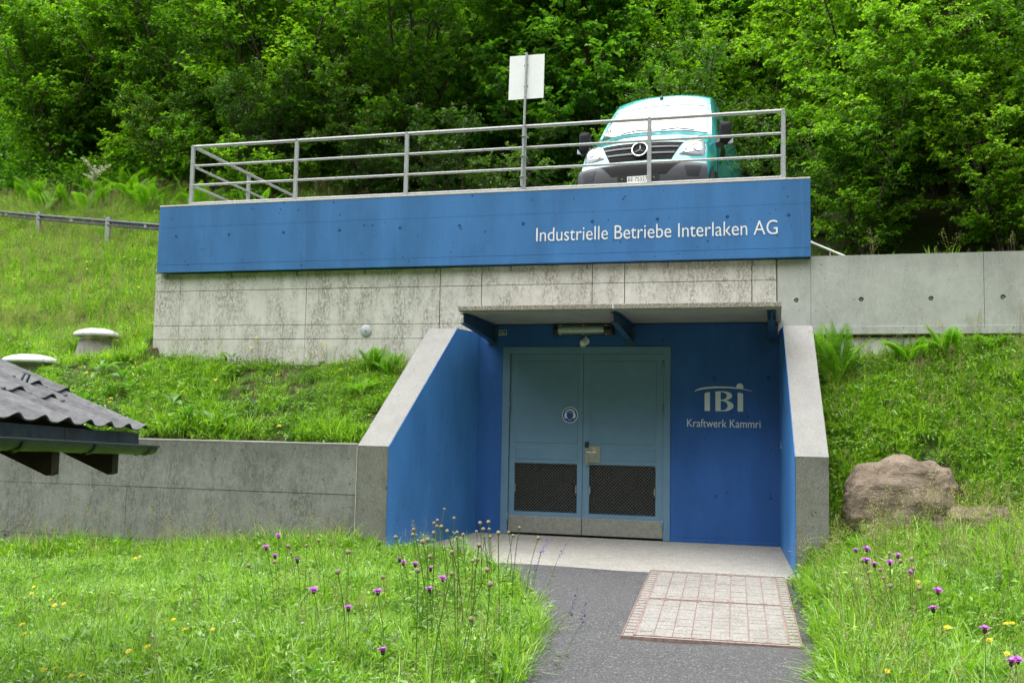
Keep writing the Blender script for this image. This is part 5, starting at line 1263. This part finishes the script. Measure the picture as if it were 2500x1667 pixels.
YELH=[(-11.45,2.65,0.39),(-11.68,2.99,0.31),(-14.28,6.4,0.4),(-10.91,3.96,0.28),(-10.42,4.83,0.38),(-10.13,4.63,0.33),(-8.84,2.71,0.36),(-11.59,5.84,0.35),(-10.25,3.51,0.3),(-12.4,7.35,0.22),(-11.45,6.87,0.24),(-11.96,7.33,0.37),(-11.8,7.89,0.38),(-10.29,3.19,0.38),(-11.54,2.36,0.27)]
YELR=[(3.52,-5.0,0.3),(3.53,-6.04,0.3),(3.79,-6.16,0.29),(3.08,-7.02,0.31),(3.79,-6.78,0.34),(4.02,-5.56,0.23),(3.99,-5.51,0.2)]
CLOCK=[(-0.92,-6.3,0.24),(-0.9,-6.18,0.15),(-0.58,-6.83,0.24),(-1.59,-6.54,0.16),(-1.44,-7.18,0.23),(-1.16,-7.11,0.23),(-1.03,-6.85,0.24),(-0.06,-7.45,0.21)]
SAGE=[(0.31,-4.12,0.58),(0.34,-3.54,0.48),(0.87,-6.18,0.55),(1.04,-6.29,0.5),(0.44,-4.99,0.58)]
DOCK=[(-6.23,-0.91,0.02),(-6.17,-0.59,0.01),(-4.85,-1.7,0.01),(-5.27,-1.4,0.0),(-6.63,-0.61,0.0),(-7.1,-0.46,0.01),(-4.4,-1.71,0.01),(-6.74,-1.31,0.02)]
M['stem'] = leafmat('plant_stems', (.07,.12,.02), (.11,.19,.035), (.17,.25,.06), .15, .6, .2, .2)
M['purple'] = plain('purple_petals', (.46,.12,.50), .7, 0, .2, 60)
M['violet'] = plain('violet_petals', (.13,.07,.38), .7, 0, .2, 60)
M['yellow'] = plain('yellow_petals', (.72,.55,.015), .7, 0, .1, 60)
M['seedhead'] = plain('brown_seedhead', (.24,.19,.12), .9, 0, .3, 90)
M['bud'] = plain('dark_bud', (.055,.042,.028), .9, 0, .3, 90)
M['fluff'] = plain('white_fluff', (.45,.42,.38), .95, 0, .1, 60)
M['fern'] = leafmat('fern_fronds', (.060,.165,.010), (.150,.330,.020), (.30,.50,.05), .45, .45, .2, .25)
M['dock'] = leafmat('dock_leaves', (.040,.110,.012), (.080,.210,.022), (.19,.33,.07), .35, .35, .25, .5)
def child(root, name, me_, m, loc=(0,0,0), rot=(0,0,0), sc=1.):
    if not me_.materials: me_.materials.append(m)
    o = bpy.data.objects.new(name, me_); COL.objects.link(o); o.parent = root; o.location = loc; o.rotation_euler = rot; o.scale = (sc,)*3 if not isinstance(sc, tuple) else sc; return o
def stem_mesh(seed, leaves=8, bend=.12, m=7):
    """unit-height wiry stem with narrow leaves; returns mesh and tip"""
    rg = np.random.default_rng(seed); t = np.linspace(0,1,m); az = rg.uniform(0,6.28)
    P = np.stack([bend*t**2*math.cos(az)+.01*np.sin(5*t), bend*t**2*math.sin(az), t], -1)
    v, q = frusta(P[:-1], P[1:], np.full(m-1,.0055), np.full(m-1,.0045), 4)
    f = rg.uniform(.05,.72,leaves); p = np.stack([np.interp(f,t,P[:,c]) for c in range(3)],-1); a = rg.uniform(0,6.28,leaves)
    d = np.stack([np.cos(a),np.sin(a),rg.uniform(.2,.8,leaves)],-1); lv, lt = leaves_at(p, d, np.tile([0,0,1.],(leaves,1)), rg.uniform(.10,.24,leaves)*(1.1-f), rg.uniform(.02,.045,leaves), .1, .3)
    me_ = np_mesh('stem', np.concatenate([v,lv]), q, lt+len(v), np.clip(np.concatenate([np.full(len(q),.35), np.repeat(rg.normal(.6,.15,leaves),2)]),0,1)); me_.materials.append(M['stem']); return me_, P[-1]
STEMS = [stem_mesh(s, 9, b) for s, b in ((1,.10),(2,.18),(3,.06),(4,.22),(5,.14))]
BARE = [stem_mesh(s, 2, b) for s, b in ((11,.10),(12,.16),(13,.05),(14,.24),(15,.12))]
def ball(name, r, n=10, sq=1.): return MB().lathe([(0,-r*sq)]+[(r*math.sin(a), -r*sq*math.cos(a)) for a in np.linspace(.4,2.74,6)]+[(0,r*sq)], (0,0,0), 'z', n).mesh(name)
def petals(name, n, r0, r1, w, up, layers=2, seed=0):
    rg = np.random.default_rng(seed); V, T, o = [], [], 0
    for l in range(layers):
        a = np.arange(n)*2*np.pi/n+l*.3+rg.normal(0,.08,n); d = np.stack([np.cos(a),np.sin(a),np.full(n,up*(1+l*1.2))],-1)
        v, t = leaves_at(d*r0*.6, d+rg.normal(0,.12,(n,3)), np.tile([0,0,1.],(n,1)), (r1-r0)*(1-.3*l)*rg.uniform(.8,1.1,n), np.full(n,w), .2, .1); V.append(v); T.append(t+o); o += len(v)
    return np_mesh(name, np.concatenate(V), None, np.concatenate(T))
BUD = ball('bud', .0125, 10, 1.25); SEEDB = ball('seed_head', .0165, 10, 1.0); CLB = ball('seed_clock', .011, 12, 1.0)
PET = petals('petals', 18, .004, .040, .010, .45, 2, 3); YPET = petals('petals', 16, .001, .021, .009, .25, 2, 5)
def flower(name, cat, lab, grp, x, y, h, i, kind):
    z = float(ground_z(x, y)); st, tip = (STEMS if kind in ('knap',) else BARE)[i % 5]
    r = thing(name, lab, cat, (x,y,z-.02), grp); rz = i*1.37; r.rotation_euler = (0,0,rz); H_ = h+.02
    s_ = child(r, 'stem', st, M['stem'], sc=(H_*.9,H_*.9,H_)); tp = (tip[0]*H_*.9, tip[1]*H_*.9, tip[2]*H_)
    tl = ((i*37 % 10)/10-.5)*.9
    if kind == 'knap':
        b = child(r, 'bud', BUD, M['bud'], tp, (tl*.5, tl*.3, 0)); child(r, 'petals', PET, M['purple'], (tp[0],tp[1],tp[2]+.010), (.25+tl*.5, tl*.5, -rz), .85+.04*(i % 6))
    elif kind == 'seed': child(r, 'seed_head', SEEDB, M['seedhead'], tp, sc=.8+.07*(i % 6))
    elif kind == 'yellow': child(r, 'petals', YPET, M['yellow'], tp, (.45+tl*.4, tl*.5, -rz), .9+.06*(i % 7))
    elif kind == 'clock': child(r, 'seed_clock', CLB, M['fluff'], tp)
    return r
for i,(x,y,h) in enumerate(KNAP):
    lab = 'purple knapweed in the clump at the edge of the asphalt path' if x > -.6 else 'purple knapweed in the meadow before the low grey wall'
    flower('knapweed', 'flower', lab, 'knapweed by the path' if x > -.6 else 'knapweed before the low wall', x, y, h, i, 'knap')
for i,(x,y,h) in enumerate(KNAPR): flower('knapweed', 'flower', 'purple knapweed in the meadow below the boulder', 'knapweed below the boulder', x, y, h, i+3, 'knap')
for i,(x,y,h) in enumerate(SEED): flower('seed_head_stalk', 'seed head', 'wiry stalk with brown seed head rising in front of the entrance slab', 'seed heads before the entrance', x, y, h, i, 'seed')
for i,(x,y,h) in enumerate(SEEDL): flower('seed_head_stalk', 'seed head', 'wiry stalk with brown seed head before the low grey wall', 'seed heads before the low wall', x, y, h, i+2, 'seed')
for i,(x,y,h) in enumerate(SEEDR): flower('seed_head_stalk', 'seed head', 'wiry stalk with brown seed head among the knapweed below the boulder', 'seed heads below the boulder', x, y, h, i+1, 'seed')
for i,(x,y,h) in enumerate(YEL): flower('hawkweed', 'flower', 'yellow hawkweed flower in the meadow left of the path', 'yellow flowers left of the path', x, y, h, i, 'yellow')
for i,(x,y,h) in enumerate(YELB): flower('hawkweed', 'flower', 'yellow hawkweed flower on the bank under the concrete wall', 'yellow flowers on the left bank', x, y, h, i+2, 'yellow').scale = (1.35,1.35,1.1)
for i,(x,y,h) in enumerate(YELH): flower('hawkweed', 'flower', 'yellow flower on the hillside around the guard rail', 'yellow flowers on the hillside', x, y, h, i+1, 'yellow').scale = (1.5,)*3
for i,(x,y,h) in enumerate(YELR): flower('hawkweed', 'flower', 'yellow flower in the meadow right of the path', 'yellow flowers right of the path', x, y, h, i+4, 'yellow')
for i,(x,y,h) in enumerate(CLOCK): flower('dandelion_clock', 'seed head', 'white seed clock in the meadow left of the path', 'seed clocks in the meadow', x, y, h, i, 'clock')
# meadow sage spikes leaning over the path
def spike(seed):
    rg = np.random.default_rng(seed); n = 34; f = rg.uniform(.0,1,n); a = rg.uniform(0,6.28,n); p = np.stack([np.zeros(n),np.zeros(n),f*.22],-1)
    v, t = leaves_at(p, np.stack([np.cos(a),np.sin(a),np.full(n,.5)],-1), np.tile([0,0,1.],(n,1)), .024*(1.2-f), np.full(n,.010), .2, .3); return np_mesh('florets', v, None, t)
SPK = spike(2)
for i,(x,y,h) in enumerate(SAGE):
    z = float(ground_z(x,y)); r = thing('meadow_sage', 'thin violet sage spike leaning over the edge of the asphalt', 'flower', (x,y,z), 'sage spikes by the path')
    st, tip = STEMS[(i+1) % 5]; H_ = h-.12; r.rotation_euler = (.12, .25+.05*i, i*.3)
    child(r, 'stem', st, M['stem'], sc=(H_,H_,H_)); child(r, 'florets', SPK, M['violet'], (tip[0]*H_,tip[1]*H_,tip[2]*H_-.04), (.1,.2,i))
# ferns
def frond(seed, L=1., arch=.55, n=26):
    rg = np.random.default_rng(seed); t = np.linspace(0,1,13); P = np.stack([L*(.30*t+.45*arch*t**2.2), .03*np.sin(3*t), L*(.95*t-.40*arch*t**2.4)], -1)
    v, q = frusta(P[:-1], P[1:], np.linspace(.006,.0025,12), np.linspace(.0055,.001,12), 4)
    f = np.linspace(.14,.985,n); p = np.stack([np.interp(f,t,P[:,c]) for c in range(3)],-1); tg = nrm(np.gradient(p,axis=0))
    V, T, o = [v], [], len(v); ln = L*.165*np.sin(np.pi*np.clip(f*.93+.07,0,1))**.8+.012
    nor = nrm(np.cross(tg, np.array([0,1.,0]))); nor = np.where(nor[:,2:3] < 0, -nor, nor)
    for s in (-1,1):
        d = nrm(np.tile([0,1.*s,0],(n,1))+tg*.45+rg.normal(0,.05,(n,3))-np.array([0,0,.10])); m = 5   # pinnae made of leaflets
        for k in range(m):
            fk = (k+.6)/m; c = p+d*(ln*fk)[:,None]
            for s2 in (-1,1):
                dd = nrm(d*.45+tg*s2*.9); vv, tt = leaves_at(c, dd, nor, ln*.26*(1.15-fk*.8), ln*.17*(1.1-.5*fk), .05, .1); V.append(vv); T.append(tt+o); o += len(vv)
        vv, tt = leaves_at(p, d, nor, ln*1.05, ln*.16, .1, .12); V.append(vv); T.append(tt+o); o += len(vv)
    tri = np.concatenate(T); me_ = np_mesh('frond', np.concatenate(V), q, tri, np.clip(np.concatenate([np.full(len(q),.5), rg.normal(.55,.13,len(tri))]),0,1)); me_.materials.append(M['fern']); return me_
FR = [frond(1,1.,.35), frond(2,1.,.6), frond(3,1.,.85)]
def fern(x, y, L, n, lab, seed, upright=.0):
    rg = np.random.default_rng(seed); z = float(ground_z(x,y)); r = thing('fern', lab, 'fern', (x,y,z-.02), 'ferns on the banks')
    for k in range(n):
        s_ = L*rg.uniform(.7,1.08); child(r, 'frond', FR[rg.integers(0,3) if upright < .5 else rg.integers(0,2)], M['fern'], (rg.normal(0,.02),rg.normal(0,.02),0), (rg.normal(0,.1),rg.normal(-.12*upright,.12),k*2*math.pi/n+rg.normal(0,.25)), s_)
fern(3.16,-.50,1.0,6,'tall upright fern beside the top of the narrow wing wall',1,1.)
fern(4.02,-.26,.58,8,'fern against the foot of the long concrete wall',2)
fern(4.42,-.25,.62,8,'second fern along the foot of the long concrete wall',3)
fern(4.85,-.25,.42,7,'low fern near the picture edge under the long wall',4)
fern(-2.55,-.52,.50,7,'fern beside the top of the splayed wing wall',5)
fern(-2.95,-.30,.50,8,'fern at the foot of the concrete wall left of the wing wall',6)
fern(-2.75,-1.00,.42,8,'fern halfway down the bank beside the wing wall',7)
fern(-5.5,-.9,.30,6,'small fern among the big leaved plants on the bank',8)
fern(-5.35,-2.28,.34,6,'small fern growing at the foot of the low grey wall',9)
for i, (x, y) in enumerate([(-15.6,8.2),(-14.2,7.9),(-13.1,8.3),(-12.2,7.7),(-11.2,8.0),(-10.4,7.3),(-9.6,7.6),(-8.7,6.6),(-13.7,9.0),(-16.6,8.9)]):
    rg = np.random.default_rng(i+200); r = thing('fern', 'light green ferny plant in the band above the guard rail', 'fern', (x,y,float(ground_z(x,y))-.02), 'ferny plants above the guard rail')
    for k in range(10): child(r, 'frond', FR[k % 3], M['fern'], (rg.normal(0,.15),rg.normal(0,.15),0), (rg.normal(0,.1),rg.normal(0,.15),k*.63), rg.uniform(.7,1.1))
# broad leaved dock plants
def bigleaf(seed):
    rg = np.random.default_rng(seed); t = np.linspace(0,1,8); w = .32*np.sin(np.pi*np.clip(t*1.05-.12,0,1))**.8*(1-.35*t); w[0] = .012; w[1] = .015; w[-1] = .004
    x = t*.9; z = .55*t-.50*t**2.2; G = [[(x[i], s*w[i]*.5, z[i]+abs(s)*w[i]*.22+.015*math.sin(9*t[i]+s)) for s in (-1,-.5,0,.5,1)] for i in range(8)]
    me_ = MB().grid(G).mesh('leaf'); a = me_.attributes.new('tint','FLOAT','FACE'); a.data.foreach_set('value', np.clip(rg.normal(.5,.1)+rg.normal(0,.04,len(me_.polygons)),0,1).astype(np.float32)); me_.materials.append(M['dock']); return me_
BL = [bigleaf(s) for s in range(4)]
DL = ['dock plant with wide leaves under the concrete wall corner','pale leaved tall dock plant above the corrugated roof','dock plant at the top edge of the low grey wall','dock plant with hanging leaves near the low wall top','dock plant beside the low ventilation dome','small dock plant between dome and roof','low dock plant on the bank right of the others','dock plant just above the shed roof edge']
for i,(x,y,h) in enumerate(DOCK):
    rg = np.random.default_rng(i+50); r = thing('dock_plant', DL[i], 'plant', (x,y,float(ground_z(x,y))-.01), 'dock plants on the left bank'); n = 7 if i % 2 else 9
    for k in range(n): child(r, 'leaf', BL[k % 4], M['dock'], (0,0,.02*k), (rg.normal(0,.2), rg.normal(-.25,.3), k*2.4+rg.normal(0,.2)), rg.uniform(.22,.42))
DL2 = [(-1.1,-6.6),(-.2,-7.4),(-2.3,-6.9),(-3.9,-2.35),(-4.7,-2.32),(2.95,-6.5),(3.3,-7.2),(3.05,-5.9)]
for i,(x,y) in enumerate(DL2):
    rg = np.random.default_rng(i+80); lab = ['broad leaved weed in the lower middle of the meadow','broad leaved weed near the lower path edge','broad leaved weed in the lower left meadow','upright broad leaf weed against the low wall','round leaved weed against the low wall foot','broad leaved weed beside the cover corner','broad leaved weed at the lower right path edge','broad leaved weed at the right asphalt edge'][i]
    r = thing('broad_leaved_weed', lab, 'plant', (x,y,float(ground_z(x,y))-.01), 'broad leaved weeds in the meadow')
    for k in range(7): child(r, 'leaf', BL[k % 4], M['dock'], (0,0,.015*k), (rg.normal(0,.2), rg.normal(-.35,.3), k*2.4+rg.normal(0,.2)), rg.uniform(.12,.24))
# goat's beard with creamy plumes at the top of the slope
r = thing('goatsbeard', 'goatsbeard plant with creamy plumes at the top of the grassy slope', 'plant', (-14.9,9.0,float(ground_z(-14.9,9.0))))
rg = np.random.default_rng(3)
for k in range(7):
    n = 90; f = rg.uniform(0,1,n); a = rg.uniform(0,6.28,n); P = np.stack([f*.35,np.zeros(n),.7+f*.35-.12*f**2],-1)+np.stack([np.zeros(n),np.cos(a),np.sin(a)],-1)*(.07*(1-f))[:,None]
    v, t = leaves_at(P, rg.normal(0,1,(n,3)), rg.normal(0,1,(n,3)), np.full(n,.05), np.full(n,.03), 0, 0); child(r, 'plume', np_mesh('plume', v, None, t), M['blossom'], rot=(0,0,k*.9), sc=rg.uniform(.8,1.2))
for k in range(9): child(r, 'frond', FR[k % 3], M['fern'], rot=(0,0,k*.7), sc=.8)
# undergrowth on the forest floor and extra weeds
def leafclump(seed, n, hl, hw, spread, h, m): return herbm(seed, n, hl, hw, spread, h, m)
UG = proto_col('undergrowth_kinds', [leafclump(21,90,.11,.75,.42,.75,M['leaf_hazel']), leafclump(22,80,.10,.60,.40,.55,M['leaf_dog']), leafclump(23,70,.13,.8,.45,.50,M['leaf_maple']), leafclump(24,90,.09,.7,.45,.9,M['leaf_beech'])])
def under(name, label, n, box, keep, seed, size):
    r2 = np.random.default_rng(seed); x, y = sample(n, *box, r2, keep); scatter(name, np.stack([x,y,ground_z(x,y)-.02],-1), r2.integers(0,4,len(x)), size*r2.uniform(.6,1.5,len(x)), UG, label, seed)
under('undergrowth', 'leafy undergrowth on the shaded forest floor', 3600, (-30,16,7.6,22), lambda x,y: (y > 9.0) & ((x < 3) | (y > 8.5)), 31, 1.0)
WD = proto_col('weed_kinds', [herbm(41,30,.075,.30,.09,.42,M['herb']), herbm(42,34,.060,.34,.10,.36,M['herb']), herbm(43,26,.09,.28,.10,.50,M['herb']), herbm(44,40,.045,.5,.12,.25,M['herb'])])
def weeds(name, label, n, box, keep, seed, size):
    r2 = np.random.default_rng(seed); x, y = sample(n, *box, r2, keep); scatter(name, np.stack([x,y,ground_z(x,y)-.02],-1), r2.integers(0,4,len(x)), size*r2.uniform(.6,1.3,len(x)), WD, label, seed)
weeds('tall_weeds', 'tall leafy weeds in the clump beside the asphalt path', 330, (-1.3,.95,-7.6,-2.5), lambda x,y: (x < path_left(y)-.03) & (x > path_left(y)-1.25) & (clump(x,y,2.2,3.) > .38), 33, .62)
weeds('tall_weeds', 'leafy weeds scattered through the left meadow', 700, (-7.5,-.6,-8.2,-2.15), lambda x,y: clump(x,y,1.9,1.) > .62, 34, .55)
weeds('tall_weeds', 'leafy weeds in the right meadow', 420, (2.9,6.5,-8.0,-2.3), lambda x,y: right_m(x,y) & (clump(x,y,2.1,5.) > .45), 35, .7)
weeds('tall_weeds', 'leafy weeds on the right bank around the boulder', 420, (3.05,6.5,-2.3,-.1), lambda x,y: (((x-3.66)/.62)**2+((y+1.9)/.5)**2 > 1), 36, .55)
weeds('tall_weeds', 'leafy weeds on the left bank', 300, (-7.5,-2.5,-1.7,-.1), lambda x,y: clump(x,y,2.4,2.) > .55, 37, .5)
SG = proto_col('seed_grass_kinds', [seedgrass(51,3,.55), seedgrass(52,2,.68), seedgrass(53,4,.45)])
def stalks(label, n, box, keep, seed):
    r2 = np.random.default_rng(seed); x, y = sample(n, *box, r2, keep); scatter('seed_grass', np.stack([x,y,ground_z(x,y)-.02],-1), r2.integers(0,3,len(x)), r2.uniform(.7,1.15,len(x)), SG, label, seed)
stalks('pale seeding grass stalks along the low grey wall', 26, (-7.4,-2.0,-2.9,-2.15), lambda x,y: x < -1.95, 61)
stalks('pale seeding grass stalks in the right meadow below the boulder', 75, (2.95,6.2,-4.6,-2.2), lambda x,y: right_m(x,y), 62)
stalks('pale seeding grass stalks on the hillside', 260, (-16,-6.8,.2,7.5), lambda x,y: clump(x,y,.9,2.) > .5, 63)

# reddish fallen blossom litter on the slab before the door
rg = np.random.default_rng(5); n = 900; x = rg.normal(-.45,.55,n); y = -.25-np.abs(rg.normal(0,.28,n)); k = (x > -1.4+.2*0) & (x < 1.0) & (y > -1.3); x, y = x[k], y[k]; n = len(x)
v, t = leaves_at(np.stack([x,y,-.006+.034*y+.004],-1), np.stack([rg.normal(0,1,n),rg.normal(0,1,n),np.zeros(n)],-1), np.tile([0,0,1.],(n,1)), rg.uniform(.008,.022,n), rg.uniform(.004,.009,n), .1, .0)
me_ = np_mesh('fallen_litter', v, None, t); me_.materials.append(plain('red_brown_litter', (.20,.075,.05), .9, 0, .3, 80)); o = bpy.data.objects.new('fallen_litter', me_); COL.objects.link(o); o['kind'] = 'stuff'; o['label'] = 'red brown fallen litter on the slab before the door'
